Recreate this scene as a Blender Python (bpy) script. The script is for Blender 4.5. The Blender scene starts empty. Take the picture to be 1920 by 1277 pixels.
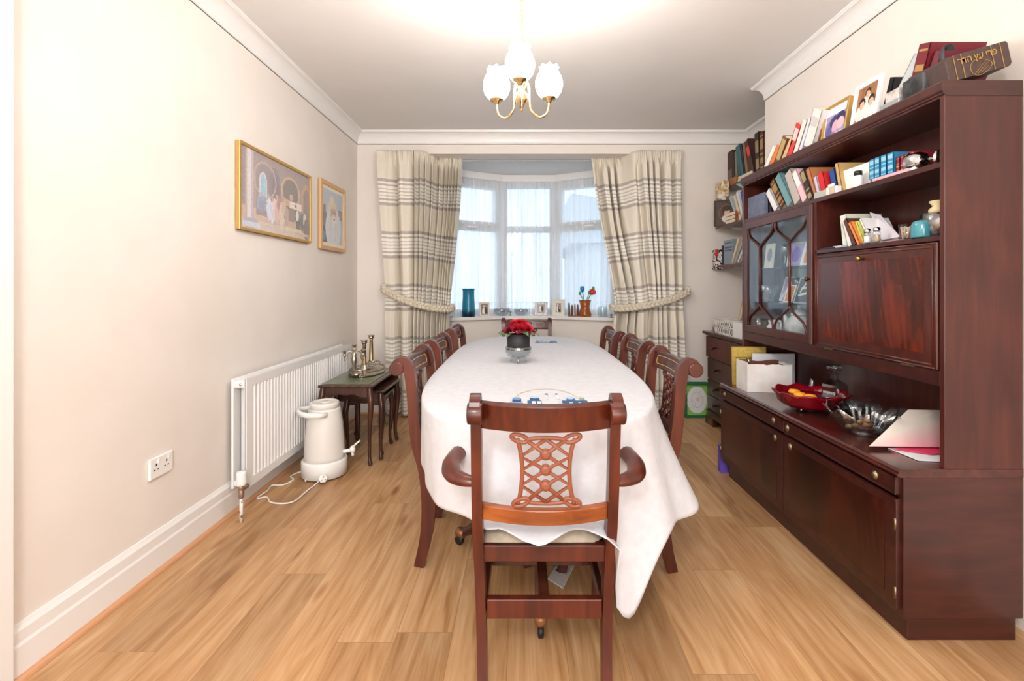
import bpy, bmesh, math, random
from mathutils import Vector, Matrix
random.seed(7)
SC = bpy.context.scene
COL = SC.collection
PI = math.pi
# ---------------------------------------------------------------- camera
F, CX, CY, EYE = 900.0, 978.0, 536.0, 1.2      # focal length in px, principal vanishing point, eye height
cam = bpy.data.objects.new('camera', bpy.data.cameras.new('camera'))
COL.objects.link(cam)
cam.data.sensor_width = 36.0
cam.data.lens = F / 1920 * 36.0
cam.data.shift_x = -(CX - 960) / 1920
cam.data.shift_y = -(638.5 - CY) / 1920
cam.data.clip_start = 0.05
cam.location = (0, 0, EYE)
cam.rotation_euler = (PI / 2, 0, 0)
SC.camera = cam
# ---------------------------------------------------------------- colour management
SC.view_settings.view_transform = 'Standard'
SC.view_settings.look = 'None'
SC.view_settings.gamma = 1.0
SC.view_settings.use_curve_mapping = False
SC.view_settings.exposure = 0.14
# ---------------------------------------------------------------- sky
W = bpy.data.worlds.new('overcast_sky'); SC.world = W
W.use_nodes = True
bg = W.node_tree.nodes['Background']
bg.inputs['Color'].default_value = (0.85, 0.93, 1.0, 1)
bg.inputs['Strength'].default_value = 1.95
# ---------------------------------------------------------------- lights
def area(name, loc, target, sx, sy, power, col):
    l = bpy.data.lights.new(name, 'AREA'); l.shape = 'RECTANGLE'; l.size = sx; l.size_y = sy
    l.energy = power; l.color = col
    o = bpy.data.objects.new(name, l); COL.objects.link(o); o.location = loc
    o.rotation_euler = (Vector(target) - Vector(loc)).to_track_quat('-Z', 'Y').to_euler()
    return o
area('added_rear_area_fill', (0.2, -3.2, 1.35), (0.1, 3.0, 1.1), 2.6, 2.1, 88, (0.95, 0.975, 1.0))  # soft fill added behind the camera
def point_light(name, loc, power, rad, col=(1.0, 0.975, 0.95)):
    l = bpy.data.lights.new(name, 'POINT'); l.energy = power; l.shadow_soft_size = rad; l.color = col
    o = bpy.data.objects.new(name, l); COL.objects.link(o); o.location = loc; return o
LAMPW = 6
point_light('added_flash_bounce_fill', (-0.35, -0.75, 2.2), 105, 0.2, (0.97, 0.985, 1.0))  # added point fill standing in for bounced flash; no ceiling fitting hangs here

# ---------------------------------------------------------------- helpers
def lin(c):
    if isinstance(c, str):
        c = c.lstrip('#'); c = tuple(int(c[i:i + 2], 16) / 255 for i in (0, 2, 4))
    f = lambda v: v / 12.92 if v <= 0.04045 else ((v + 0.055) / 1.055) ** 2.4
    return tuple(f(v) for v in c[:3]) + (1.0,)
MATS = {}
def mat(name, col='#ffffff', rough=0.5, metal=0.0, spec=0.5, coat=0.0, trans=0.0, ior=1.45, emit=None, estr=0.0, alpha=1.0, sheen=0.0):
    if name in MATS: return MATS[name]
    m = bpy.data.materials.new(name); m.use_nodes = True
    p = m.node_tree.nodes['Principled BSDF']
    p.inputs['Base Color'].default_value = lin(col)
    p.inputs['Roughness'].default_value = rough
    p.inputs['Metallic'].default_value = metal
    p.inputs['Specular IOR Level'].default_value = spec
    p.inputs['Coat Weight'].default_value = coat
    p.inputs['Coat Roughness'].default_value = 0.15
    p.inputs['Transmission Weight'].default_value = trans
    p.inputs['IOR'].default_value = ior
    p.inputs['Alpha'].default_value = alpha
    if emit:
        p.inputs['Emission Color'].default_value = lin(emit); p.inputs['Emission Strength'].default_value = estr
    MATS[name] = m
    return m
def nodes(m): return m.node_tree.nodes, m.node_tree.links, m.node_tree.nodes['Principled BSDF']
def ramp(nt, stops):
    r = nt.nodes.new('ShaderNodeValToRGB'); cr = r.color_ramp
    while len(cr.elements) > 1: cr.elements.remove(cr.elements[-1])
    cr.elements[0].position = stops[0][0]; cr.elements[0].color = lin(stops[0][1])
    for p, c in stops[1:]:
        e = cr.elements.new(p); e.color = lin(c)
    return r
def wood(name, dark, mid, light, rough=0.32, coat=0.35, scale=(30, 30, 2.2), figure=0.0):
    if name in MATS: return MATS[name]
    m = mat(name, mid, rough, coat=coat); n, l, p = nodes(m); nt = m.node_tree
    tc = n.new('ShaderNodeTexCoord'); mp = n.new('ShaderNodeMapping'); mp.inputs['Scale'].default_value = scale
    l.new(tc.outputs['Object'], mp.inputs['Vector'])
    a = n.new('ShaderNodeTexNoise'); a.inputs['Scale'].default_value = 1.0; a.inputs['Detail'].default_value = 6; a.inputs['Distortion'].default_value = 0.6 + figure
    l.new(mp.outputs['Vector'], a.inputs['Vector'])
    b = n.new('ShaderNodeTexNoise'); b.inputs['Scale'].default_value = 3.0; b.inputs['Detail'].default_value = 2
    l.new(tc.outputs['Object'], b.inputs['Vector'])
    mx = n.new('ShaderNodeMath'); mx.operation = 'MULTIPLY_ADD'; mx.inputs[1].default_value = 0.45
    l.new(b.outputs['Fac'], mx.inputs[0]); 
    sc = n.new('ShaderNodeMath'); sc.operation = 'MULTIPLY'; sc.inputs[1].default_value = 0.6
    l.new(a.outputs['Fac'], sc.inputs[0]); l.new(sc.outputs[0], mx.inputs[2])
    r = ramp(nt, [(0.33, dark), (0.52, mid), (0.72, light)])
    l.new(mx.outputs[0], r.inputs['Fac']); l.new(r.outputs['Color'], p.inputs['Base Color'])
    return m
def mottled(name, c1, c2, scale=8, rough=0.6, bump=0.0, detail=4, lo=0.35, hi=0.65, **k):
    if name in MATS: return MATS[name]
    m = mat(name, c1, rough, **k); n, l, p = nodes(m)
    tc = n.new('ShaderNodeTexCoord'); a = n.new('ShaderNodeTexNoise'); a.inputs['Scale'].default_value = scale; a.inputs['Detail'].default_value = detail
    l.new(tc.outputs['Object'], a.inputs['Vector'])
    r = ramp(m.node_tree, [(lo, c1), (hi, c2)])
    l.new(a.outputs['Fac'], r.inputs['Fac']); l.new(r.outputs['Color'], p.inputs['Base Color'])
    if bump:
        b = n.new('ShaderNodeBump'); b.inputs['Strength'].default_value = bump; b.inputs['Distance'].default_value = 0.002
        l.new(a.outputs['Fac'], b.inputs['Height']); l.new(b.outputs['Normal'], p.inputs['Normal'])
    return m
def thinglass(name, col='#ffffff', refl=0.12, rough=0.02):
    if name in MATS: return MATS[name]
    m = bpy.data.materials.new(name); m.use_nodes = True; nt = m.node_tree; n = nt.nodes; l = nt.links
    n.clear(); out = n.new('ShaderNodeOutputMaterial'); mix = n.new('ShaderNodeMixShader')
    t = n.new('ShaderNodeBsdfTransparent'); t.inputs['Color'].default_value = lin(col)
    g = n.new('ShaderNodeBsdfGlossy'); g.inputs['Roughness'].default_value = rough
    lw = n.new('ShaderNodeLayerWeight'); lw.inputs['Blend'].default_value = 0.5
    pw = n.new('ShaderNodeMath'); pw.operation = 'POWER'; pw.inputs[1].default_value = 4.0; l.new(lw.outputs['Facing'], pw.inputs[0])
    ma = n.new('ShaderNodeMath'); ma.operation = 'MULTIPLY_ADD'; ma.inputs[1].default_value = 0.85 - refl; ma.inputs[2].default_value = refl
    l.new(pw.outputs[0], ma.inputs[0]); l.new(ma.outputs[0], mix.inputs['Fac']); l.new(t.outputs[0], mix.inputs[1]); l.new(g.outputs[0], mix.inputs[2])
    l.new(mix.outputs[0], out.inputs['Surface'])
    MATS[name] = m; return m
def vcol(name='printed_colours', rough=0.5, spec=0.4):
    if name in MATS: return MATS[name]
    m = mat(name, '#ffffff', rough, spec=spec); n, l, p = nodes(m)
    a = n.new('ShaderNodeAttribute'); a.attribute_name = 'Col'
    l.new(a.outputs['Color'], p.inputs['Base Color']); return m

def P(x, y, Y):            # pixel at depth Y -> point
    return Vector(((x - CX) * Y / F, Y, EYE + (CY - y) * Y / F))
def PX(x, y, X):           # pixel on the plane X = const
    Y = X * F / (x - CX); return Vector((X, Y, EYE + (CY - y) * Y / F))
def YX(x, X): return X * F / (x - CX)
def PZ(x, y, z):           # pixel on the plane Z = const
    Y = (EYE - z) * F / (y - CY); return Vector(((x - CX) * Y / F, Y, z))

class MB:
    def __init__(s): s.v = []; s.f = []; s.m = []; s.sm = []; s.c = None; s.uv = None
    def add(s, vs, fs, mi=0, sm=False):
        o = len(s.v); s.v += [Vector(v) for v in vs]
        for f in fs: s.f.append(tuple(i + o for i in f)); s.m.append(mi); s.sm.append(sm)
        return s
    def box(s, a, b, mi=0, M=None):
        x0, y0, z0 = a; x1, y1, z1 = b
        vs = [(x0,y0,z0),(x1,y0,z0),(x1,y1,z0),(x0,y1,z0),(x0,y0,z1),(x1,y0,z1),(x1,y1,z1),(x0,y1,z1)]
        if M is not None: vs = [M @ Vector(v) for v in vs]
        return s.add(vs, [(0,3,2,1),(4,5,6,7),(0,1,5,4),(1,2,6,5),(2,3,7,6),(3,0,4,7)], mi)
    def cbox(s, c, size, mi=0, rz=0):
        h = Vector(size) / 2; M = Matrix.Translation(c) @ Matrix.Rotation(rz, 4, 'Z')
        return s.box(-h, h, mi, M)
    def lathe(s, prof, c=(0,0,0), seg=24, mi=0, M=None, close=False, wave=None):
        c = Vector(c); vs = []; n = len(prof)
        for k in range(seg):
            a = 2 * PI * k / seg; ca, sa = math.cos(a), math.sin(a)
            for i, (r, z) in enumerate(prof):
                if wave: r, z = wave(a, i, r, z)
                v = Vector((r * ca, r * sa, z))
                if M is not None: v = M @ v
                vs.append(v + c)
        fs = []
        for k in range(seg):
            k2 = (k + 1) % seg
            for i in range(n - 1): fs.append((k*n+i, k2*n+i, k2*n+i+1, k*n+i+1))
            if close: fs.append((k*n+n-1, k2*n+n-1, k2*n, k*n))
        s.add(vs, fs, mi, True)
        if not close:
            o = len(s.v) - len(vs)
            for i in (0, n - 1):
                if prof[i][0] > 1e-4:
                    s.f.append(tuple(o + k*n + i for k in range(seg))); s.m.append(mi); s.sm.append(False)
        return s
    def shell(s, prof, c=(0,0,0), seg=24, mi=0, M=None, wave=None):   # open vessel: prof is outer up then inner down, no caps
        n0 = len(s.f); return s.lathe(prof, c, seg, mi, M, True, wave)
    def tube(s, path, rad, seg=8, mi=0, closed=False, flat=1.0, up=None):
        path = [Vector(p) for p in path]; n = len(path)
        rr = rad if isinstance(rad, (list, tuple)) else [rad] * n
        vs = []; prev = None
        for i, p in enumerate(path):
            if closed: t = path[(i+1) % n] - path[i-1]
            else: t = path[min(i+1, n-1)] - path[max(i-1, 0)]
            t.normalize()
            if prev is None:
                u = Vector(up) if up else (Vector((0,0,1)) if abs(t.z) < 0.9 else Vector((1,0,0)))
            else: u = prev
            u = (u - t * u.dot(t)).normalized(); prev = u; w = t.cross(u)
            for k in range(seg):
                a = 2 * PI * k / seg
                vs.append(p + u * (math.cos(a) * rr[i]) + w * (math.sin(a) * rr[i] * flat))
        fs = []
        for i in range(n if closed else n - 1):
            j = (i + 1) % n
            for k in range(seg):
                k2 = (k + 1) % seg; fs.append((i*seg+k, i*seg+k2, j*seg+k2, j*seg+k))
        s.add(vs, fs, mi, True)
        if not closed:
            o = len(s.v) - len(vs)
            for i in (0, n - 1): s.f.append(tuple(o + i*seg + k for k in range(seg))); s.m.append(mi); s.sm.append(False)
        return s
    def prism(s, poly, a, b, M=None, mi=0, sm=False):   # poly in (p,q) -> local (p, t, q), t from a to b
        n = len(poly); vs = [(p, a, q) for p, q in poly] + [(p, b, q) for p, q in poly]
        if M is not None: vs = [M @ Vector(v) for v in vs]
        fs = [tuple(range(n)), tuple(range(2*n-1, n-1, -1))]
        s.add(vs, fs, mi)
        o = len(s.v) - 2*n
        for i in range(n):
            j = (i+1) % n; s.f.append((o+i, o+n+i, o+n+j, o+j)); s.m.append(mi); s.sm.append(sm)
        return s
    def grid(s, rows, mi=0, sm=True, closed=False):
        nr, nc = len(rows), len(rows[0]); vs = [v for r in rows for v in r]; fs = []
        for i in range(nr-1):
            for k in range(nc if closed else nc-1):
                k2 = (k+1) % nc; fs.append((i*nc+k, i*nc+k2, (i+1)*nc+k2, (i+1)*nc+k))
        return s.add(vs, fs, mi, sm)
    def ball(s, c, r, seg=12, ring=8, mi=0, M=None):
        rx, ry, rz = r if isinstance(r, (tuple, list)) else (r, r, r)
        rows = []
        for i in range(ring+1):
            t = PI * i / ring
            rows.append([Vector(c) + Vector((rx*math.sin(t)*math.cos(2*PI*k/seg), ry*math.sin(t)*math.sin(2*PI*k/seg), rz*math.cos(t))) for k in range(seg)])
        if M is not None: rows = [[M @ v for v in r_] for r_ in rows]
        return s.grid(rows, mi, True, True)
    def xf(s, M): s.v = [M @ v for v in s.v]; return s
    def build(s, name, mats, parent=None, bevel=0.0, solid=0.0, weld=True, fixn=True, world=True, bseg=2):
        if world and parent is not None and parent.get('_w', 1):
            inv = WM[parent.name].inverted(); s.v = [inv @ v for v in s.v]
        me = bpy.data.meshes.new(name); me.from_pydata([tuple(v) for v in s.v], [], s.f)
        for m in (mats if isinstance(mats, (list, tuple)) else [mats]): me.materials.append(m)
        for p, mi, sm in zip(me.polygons, s.m, s.sm): p.material_index = mi; p.use_smooth = sm
        if s.uv:
            ul = me.uv_layers.new(name='UVMap')
            for lp in me.loops: ul.data[lp.index].uv = s.uv[lp.vertex_index]
        if s.c:
            ca = me.color_attributes.new('Col', 'FLOAT_COLOR', 'CORNER')
            for p in me.polygons:
                cc = s.c[p.index]
                for li in p.loop_indices: ca.data[li].color = cc
        if fixn or weld:
            bm = bmesh.new(); bm.from_mesh(me)
            if weld: bmesh.ops.remove_doubles(bm, verts=bm.verts, dist=1e-5)
            if fixn: bmesh.ops.recalc_face_normals(bm, faces=bm.faces)
            bm.to_mesh(me); bm.free()
        o = bpy.data.objects.new(name, me); COL.objects.link(o)
        WM[o.name] = WM[parent.name].copy() if parent is not None else Matrix()
        if parent is not None: o.parent = parent
        if bevel:
            b = o.modifiers.new('bevel', 'BEVEL'); b.width = bevel; b.segments = bseg; b.limit_method = 'ANGLE'; b.angle_limit = 0.7; b.harden_normals = False
        if solid:
            d = o.modifiers.new('solid', 'SOLIDIFY'); d.thickness = solid; d.offset = 0
        return o
WM = {}
def tag(o, label, cat, group=None, kind=None):
    o['label'] = label; o['category'] = cat
    if group: o['group'] = group
    if kind: o['kind'] = kind
    return o
def struct(o, label, cat):
    o['kind'] = 'structure'; o['label'] = label; o['category'] = cat; return o
def thing(name, label, cat, loc=(0,0,0), rz=0, group=None, rx=0, ry=0):
    o = bpy.data.objects.new(name, None); COL.objects.link(o); o.empty_display_size = 0.05
    o.location = loc; o.rotation_euler = (rx, ry, rz)
    WM[o.name] = Matrix.Translation(Vector(loc)) @ o.rotation_euler.to_matrix().to_4x4()
    return tag(o, label, cat, group)
def setloc(o, loc, rz=0, rx=0):      # give a one-mesh thing its place; its mesh was built in local coordinates
    o.location = loc; o.rotation_euler = (rx, 0, rz)
    WM[o.name] = Matrix.Translation(Vector(loc)) @ o.rotation_euler.to_matrix().to_4x4(); return o
def copy_thing(r, loc, rz, label):
    c = r.copy(); COL.objects.link(c); c.location = loc; c.rotation_euler = (0, 0, rz); c['label'] = label
    for ch in list(r.children):
        d = ch.copy(); COL.objects.link(d); d.parent = c
        for g in list(ch.children):
            e = g.copy(); COL.objects.link(e); e.parent = d
    return c
def smooth_path(pts, n=6, closed=False):
    pts = [Vector(p) for p in pts]; out = []; N = len(pts)
    rng = range(N) if closed else range(N-1)
    for i in rng:
        g = (lambda j: pts[j % N]) if closed else (lambda j: pts[min(max(j, 0), N-1)])
        p0, p1, p2, p3 = g(i-1), g(i), g(i+1), g(i+2)
        for k in range(n):
            t = k / n
            out.append(0.5*((2*p1) + (p2-p0)*t + (2*p0-5*p1+4*p2-p3)*t*t + (3*p1-p0-3*p2+p3)*t*t*t))
    if not closed: out.append(pts[-1])
    return out
def sstep(a, b, x):
    t = min(max((x-a)/(b-a), 0), 1); return t*t*(3-2*t)
def lerp(a, b, t): return a + (b-a)*t
def interp(tab, x):
    if x <= tab[0][0]: return tab[0][1]
    for (a, va), (b, vb) in zip(tab, tab[1:]):
        if x <= b: return lerp(va, vb, (x-a)/(b-a))
    return tab[-1][1]
# painted picture surface: shapes applied in order on a grid of coloured cells, local XZ plane facing -Y
def paint(shapes, u, v):
    c = None
    for sh in shapes:
        k = sh[0]; a = sh[1:]
        if k == 'fill': c = a[0]
        elif k == 'rect' and a[0] <= u <= a[2] and a[1] <= v <= a[3]: c = a[4]
        elif k == 'ell' and ((u-a[0])/a[2])**2 + ((v-a[1])/a[3])**2 <= 1: c = a[4]
        elif k == 'ring' and a[4] <= ((u-a[0])/a[2])**2 + ((v-a[1])/a[3])**2 <= 1: c = a[5]
        elif k == 'arch' and a[0] <= u <= a[1] and v >= a[2]:
            cu, ru = (a[0]+a[1])/2, (a[1]-a[0])/2
            if v <= a[3] or ((u-cu)/ru)**2 + ((v-a[3])/a[4])**2 <= 1: c = a[5]
        elif k == 'line':
            x0, y0, x1, y1, w = a[:5]; dx, dy = x1-x0, y1-y0; t = max(0, min(1, ((u-x0)*dx+(v-y0)*dy)/(dx*dx+dy*dy+1e-9)))
            if (u-x0-t*dx)**2 + (v-y0-t*dy)**2 <= w*w: c = a[5]
    return c
def picture(name, x0, z0, x1, z1, y, nx, nz, shapes, parent, noise=0.04, wash=0.0, mname='printed_colours', rough=0.5, flat=False, world=False, seed=1):
    rnd = random.Random(seed); m = MB(); m.c = []
    for j in range(nz):
        for i in range(nx):
            c = paint(shapes, (i+0.5)/nx, (j+0.5)/nz)
            if c is None: continue
            c = lin(c); c = tuple(lerp(q, .72, wash) for q in c); g = 1 + rnd.uniform(-noise, noise)
            xa, xb = lerp(x0, x1, i/nx), lerp(x0, x1, (i+1)/nx); za, zb = lerp(z0, z1, j/nz), lerp(z0, z1, (j+1)/nz)
            m.add([(xa,y,za),(xb,y,za),(xb,y,zb),(xa,y,zb)] if not flat else [(xa,za,y),(xb,za,y),(xb,zb,y),(xa,zb,y)], [(0,1,2,3)])
            m.c.append((c[0]*g, c[1]*g, c[2]*g, 1))
    return m.build(name, vcol(mname, rough), parent, weld=False, fixn=False, world=world)
# ================================================================ materials
WALL = mottled('cream_emulsion', '#e8e0d8', '#ece5de', 3, 0.7, 0.0)
CEIL = mottled('white_ceiling_paint', '#e6e4e2', '#eae8e6', 2, 0.8)
GLOSS = mat('white_gloss_paint', '#efedeb', 0.3)
UPVC = mat('white_window_plastic', '#eef0f2', 0.3)
MAHO = wood('mahogany', '#301009', '#4d1b0d', '#652a15', 0.36, 0.2)
MAHOD = wood('dark_mahogany', '#2a110c', '#401c14', '#5a2a1d', 0.3, 0.4)
CAB = wood('cabinet_mahogany', '#2e120f', '#3d1915', '#4e241d', 0.36, 0.3, (4, 26, 26))
CABV = wood('cabinet_mahogany_upright', '#34130e', '#451b14', '#57271d', 0.36, 0.3, (26, 26, 3))
def flame(name, stops):
    m = mat(name, '#4a1a0d', 0.26, coat=.4); n, l, p = nodes(m); nt = m.node_tree
    tc = n.new('ShaderNodeTexCoord'); mp = n.new('ShaderNodeMapping'); mp.inputs['Scale'].default_value = (1, 3.0, 1.0); mp.inputs['Rotation'].default_value = (.45, 0, 0)
    l.new(tc.outputs['Object'], mp.inputs['Vector'])
    w = n.new('ShaderNodeTexWave'); w.wave_type = 'BANDS'; w.bands_direction = 'Y'; w.wave_profile = 'SIN'
    w.inputs['Scale'].default_value = 3.4; w.inputs['Distortion'].default_value = 9; w.inputs['Detail'].default_value = 4; w.inputs['Detail Scale'].default_value = .7; w.inputs['Detail Roughness'].default_value = .55
    l.new(mp.outputs[0], w.inputs['Vector'])
    b = n.new('ShaderNodeTexNoise'); b.inputs['Scale'].default_value = 2.6; b.inputs['Detail'].default_value = 3; l.new(mp.outputs[0], b.inputs['Vector'])
    g = n.new('ShaderNodeTexNoise'); g.inputs['Scale'].default_value = 1; g.inputs['Detail'].default_value = 4
    mg = n.new('ShaderNodeMapping'); mg.inputs['Scale'].default_value = (1, 90, 5); l.new(tc.outputs['Object'], mg.inputs['Vector']); l.new(mg.outputs[0], g.inputs['Vector'])
    def ma(op, x, y, z=None):
        q = n.new('ShaderNodeMath'); q.operation = op
        for k, v in ((0, x), (1, y), (2, z)):
            if v is None: continue
            if isinstance(v, (int, float)): q.inputs[k].default_value = v
            else: l.new(v, q.inputs[k])
        return q.outputs[0]
    f = ma('ADD', ma('MULTIPLY', w.outputs['Fac'], .09), ma('ADD', ma('MULTIPLY', b.outputs['Fac'], .85), ma('MULTIPLY', g.outputs['Fac'], .16)))
    r = ramp(nt, stops); l.new(f, r.inputs['Fac']); l.new(r.outputs['Color'], p.inputs['Base Color'])
    return m
FLAME = flame('flame_mahogany_veneer', [(.30, '#240d08'), (.5, '#491709'), (.68, '#6a2410'), (.85, '#7a2f15')])
FLAMED = flame('dark_flame_veneer', [(.38, '#1c0b08'), (.52, '#33110b'), (.7, '#4c1b10'), (.85, '#5f2816')])
BRASS = mat('aged_brass', '#94866c', 0.42, 1.0)
GOLD = mat('gold_leaf', '#cfa865', 0.38, 0.7)
SILVER = mat('silver_plate', '#b5aa9b', 0.28, 1.0)
CHROME = mat('chrome', '#cfd0d2', 0.12, 1.0)
WHITE = mat('white_card', '#f0eeec', 0.6)
PAPER = mat('page_edges', '#e9dfc9', 0.8)
BLACK = mat('black_plastic', '#1b1a1b', 0.4)
PLAST = mat('white_plastic', '#f0efec', 0.3)
CRYSTAL = thinglass('cut_crystal', '#eaf0f2', 0.27, 0.1)
CLEAR = thinglass('clear_glass', '#f6fafb', 0.07)
PANE = thinglass('window_glass', '#f4faff', 0.04)
DOORGLASS = thinglass('cabinet_glass', '#f6fafb', 0.045, 0.03)
# ---- oak laminate planks running away from the camera
def floor_mat():
    m = mat('oak_laminate', '#d2a678', 0.42); n, l, p = nodes(m); nt = m.node_tree
    tc = n.new('ShaderNodeTexCoord'); sp = n.new('ShaderNodeSeparateXYZ'); l.new(tc.outputs['Object'], sp.inputs[0])
    cb = n.new('ShaderNodeCombineXYZ'); l.new(sp.outputs['Y'], cb.inputs['X']); l.new(sp.outputs['X'], cb.inputs['Y'])
    def mth(op, a, b=None):
        q = n.new('ShaderNodeMath'); q.operation = op
        for k, v in ((0, a), (1, b)):
            if v is None: continue
            if isinstance(v, (int, float)): q.inputs[k].default_value = v
            else: l.new(v, q.inputs[k])
        return q.outputs[0]
    xr = mth('DIVIDE', mth('ADD', sp.outputs['X'], 10.03), 0.192); row = mth('FLOOR', xr); fx = mth('FRACT', xr)
    wn = n.new('ShaderNodeTexWhiteNoise'); wn.noise_dimensions = '1D'; l.new(row, wn.inputs['W'])
    yr = mth('ADD', mth('DIVIDE', sp.outputs['Y'], 1.28), mth('MULTIPLY', wn.outputs['Value'], 7.0)); pl = mth('FLOOR', yr); fy = mth('FRACT', yr)
    cid = n.new('ShaderNodeCombineXYZ'); l.new(row, cid.inputs['X']); l.new(pl, cid.inputs['Y'])
    w2 = n.new('ShaderNodeTexWhiteNoise'); w2.noise_dimensions = '2D'; l.new(cid.outputs[0], w2.inputs['Vector'])
    ex = mth('LESS_THAN', mth('MINIMUM', fx, mth('SUBTRACT', 1.0, fx)), 0.006); ey = mth('LESS_THAN', mth('MINIMUM', fy, mth('SUBTRACT', 1.0, fy)), 0.0009)
    seam = mth('MAXIMUM', ex, ey)
    # every plank shifts the grain
    ad = n.new('ShaderNodeVectorMath'); ad.operation = 'MULTIPLY_ADD'; ad.inputs[1].default_value = (13.7, 9.1, 5.3)
    l.new(w2.outputs['Color'], ad.inputs[0]); l.new(cb.outputs[0], ad.inputs[2])
    mp = n.new('ShaderNodeMapping'); mp.inputs['Scale'].default_value = (1.6, 16, 1); l.new(ad.outputs[0], mp.inputs['Vector'])
    g = n.new('ShaderNodeTexNoise'); g.inputs['Scale'].default_value = 1.0; g.inputs['Detail'].default_value = 7; g.inputs['Distortion'].default_value = 1.6; l.new(mp.outputs[0], g.inputs['Vector'])
    mp2 = n.new('ShaderNodeMapping'); mp2.inputs['Scale'].default_value = (5, 110, 1); l.new(ad.outputs[0], mp2.inputs['Vector'])
    g2 = n.new('ShaderNodeTexNoise'); g2.inputs['Scale'].default_value = 1.0; g2.inputs['Detail'].default_value = 3; l.new(mp2.outputs[0], g2.inputs['Vector'])
    r = ramp(nt, [(0.27, '#a87e54'), (0.42, '#c59d72'), (0.56, '#d0ab82'), (0.74, '#dcbd98')]); l.new(g.outputs['Fac'], r.inputs['Fac'])
    r2 = ramp(nt, [(0.3, '#ebe2d6'), (0.55, '#ffffff')]); l.new(g2.outputs['Fac'], r2.inputs['Fac'])
    m1 = n.new('ShaderNodeMix'); m1.data_type = 'RGBA'; m1.blend_type = 'MULTIPLY'; m1.inputs['Factor'].default_value = 0.7
    l.new(r.outputs['Color'], m1.inputs['A']); l.new(r2.outputs['Color'], m1.inputs['B'])
    # plank tone
    r3 = ramp(nt, [(0.0, '#cfc4b8'), (0.5, '#fff8ef'), (1.0, '#e3d6c8')]); l.new(w2.outputs['Value'], r3.inputs['Fac'])
    m2 = n.new('ShaderNodeMix'); m2.data_type = 'RGBA'; m2.blend_type = 'MULTIPLY'; m2.inputs['Factor'].default_value = 1.0
    l.new(m1.outputs['Result'], m2.inputs['A']); l.new(r3.outputs['Color'], m2.inputs['B'])
    # knots: dark flecks stretched along the plank
    mk = n.new('ShaderNodeMapping'); mk.inputs['Scale'].default_value = (1.1, 4.2, 1); l.new(ad.outputs[0], mk.inputs['Vector'])
    vo = n.new('ShaderNodeTexVoronoi'); vo.inputs['Scale'].default_value = 1.15; l.new(mk.outputs[0], vo.inputs['Vector'])
    rk = ramp(nt, [(0.0, '#7a512b'), (0.055, '#b98a58'), (0.12, '#ffffff')]); l.new(vo.outputs['Distance'], rk.inputs['Fac'])
    m3 = n.new('ShaderNodeMix'); m3.data_type = 'RGBA'; m3.blend_type = 'MULTIPLY'; m3.inputs['Factor'].default_value = 0.7
    l.new(m2.outputs['Result'], m3.inputs['A']); l.new(rk.outputs['Color'], m3.inputs['B'])
    m4 = n.new('ShaderNodeMix'); m4.data_type = 'RGBA'; m4.inputs['B'].default_value = lin('#9a6f45')
    mf = n.new('ShaderNodeMath'); mf.operation = 'MULTIPLY'; mf.inputs[1].default_value = 0.8
    l.new(seam, mf.inputs[0]); l.new(mf.outputs[0], m4.inputs['Factor'])
    l.new(m3.outputs['Result'], m4.inputs['A']); l.new(m4.outputs['Result'], p.inputs['Base Color'])
    return m
FLOOR = floor_mat()
# ================================================================ room shell
XL, XC, XA, YB, ZC = -1.54, 1.745, 2.13, 4.5, 2.642      # left wall, chimney breast, alcove wall, back wall, ceiling
YE = 3.44                                                 # far corner of the chimney breast
OL, OR, ZL = -0.95, 1.10, 2.438                           # bay opening and its head
REAR = -3.4
BAY = [(OL, YB), (-0.84, 5.085), (-0.223, 5.43), (0.38, 5.43), (0.995, 5.085), (OR, YB)]
# floor
bayf = [(-0.95, 4.5), (-0.92, 5.2), (-0.24, 5.58), (0.394, 5.58), (1.075, 5.2), (1.10, 4.5)]
m = MB(); m.add([(XL-.05,REAR,0),(XA+.05,REAR,0),(XA+.05,YB+.05,0),(OR,YB+.05,0)] + [(x,y,0) for x,y in bayf[::-1][1:-1]] + [(OL,YB+.05,0),(XL-.05,YB+.05,0)], [tuple(range(10))])
m2 = [(v.x, v.y, -0.1) for v in m.v]; n0 = 10
m.add(m2, [tuple(range(9,-1,-1))])
for i in range(10): m.f.append((i, n0+i, n0+(i+1)%10, (i+1)%10)); m.m.append(0); m.sm.append(False)
struct(m.build('floor', FLOOR), 'pale oak laminate plank floor running towards the bay window', 'floor')
def walls(name, segs, z0, z1, th, matl, label, cat, parent=None):
    m = MB()
    for (x0,y0),(x1,y1),(nx,ny) in segs:
        m.add([(x0,y0,z0),(x1,y1,z0),(x1+nx*th,y1+ny*th,z0),(x0+nx*th,y0+ny*th,z0),(x0,y0,z1),(x1,y1,z1),(x1+nx*th,y1+ny*th,z1),(x0+nx*th,y0+ny*th,z1)],
              [(0,3,2,1),(4,5,6,7),(0,1,5,4),(1,2,6,5),(2,3,7,6),(3,0,4,7)])
    return struct(m.build(name, matl, parent, weld=False), label, cat)
walls('wall_left', [((XL,REAR),(XL,YB+.1),(-1,0))], 0, ZC+.05, .1, WALL, 'plain cream wall on the left behind the radiator and pictures', 'wall')
m = MB(); m.box((XL-.1,YB,0),(OL,YB+.2,ZC+.05)); m.box((OR,YB,0),(XA+.1,YB+.2,ZC+.05)); m.box((OL,YB,ZL),(OR,YB+.2,ZC+.05))
struct(m.build('wall_back', WALL), 'cream end wall around the bay window opening', 'wall')
m = MB(); m.box((XC,0.4,0),(XA+.1,YE,ZC+.05)); m.box((XA,REAR,0),(XA+.1,YB+.1,ZC+.05))
struct(m.build('wall_right', WALL), 'cream chimney breast and alcove wall behind the dark wall unit', 'wall')
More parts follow.
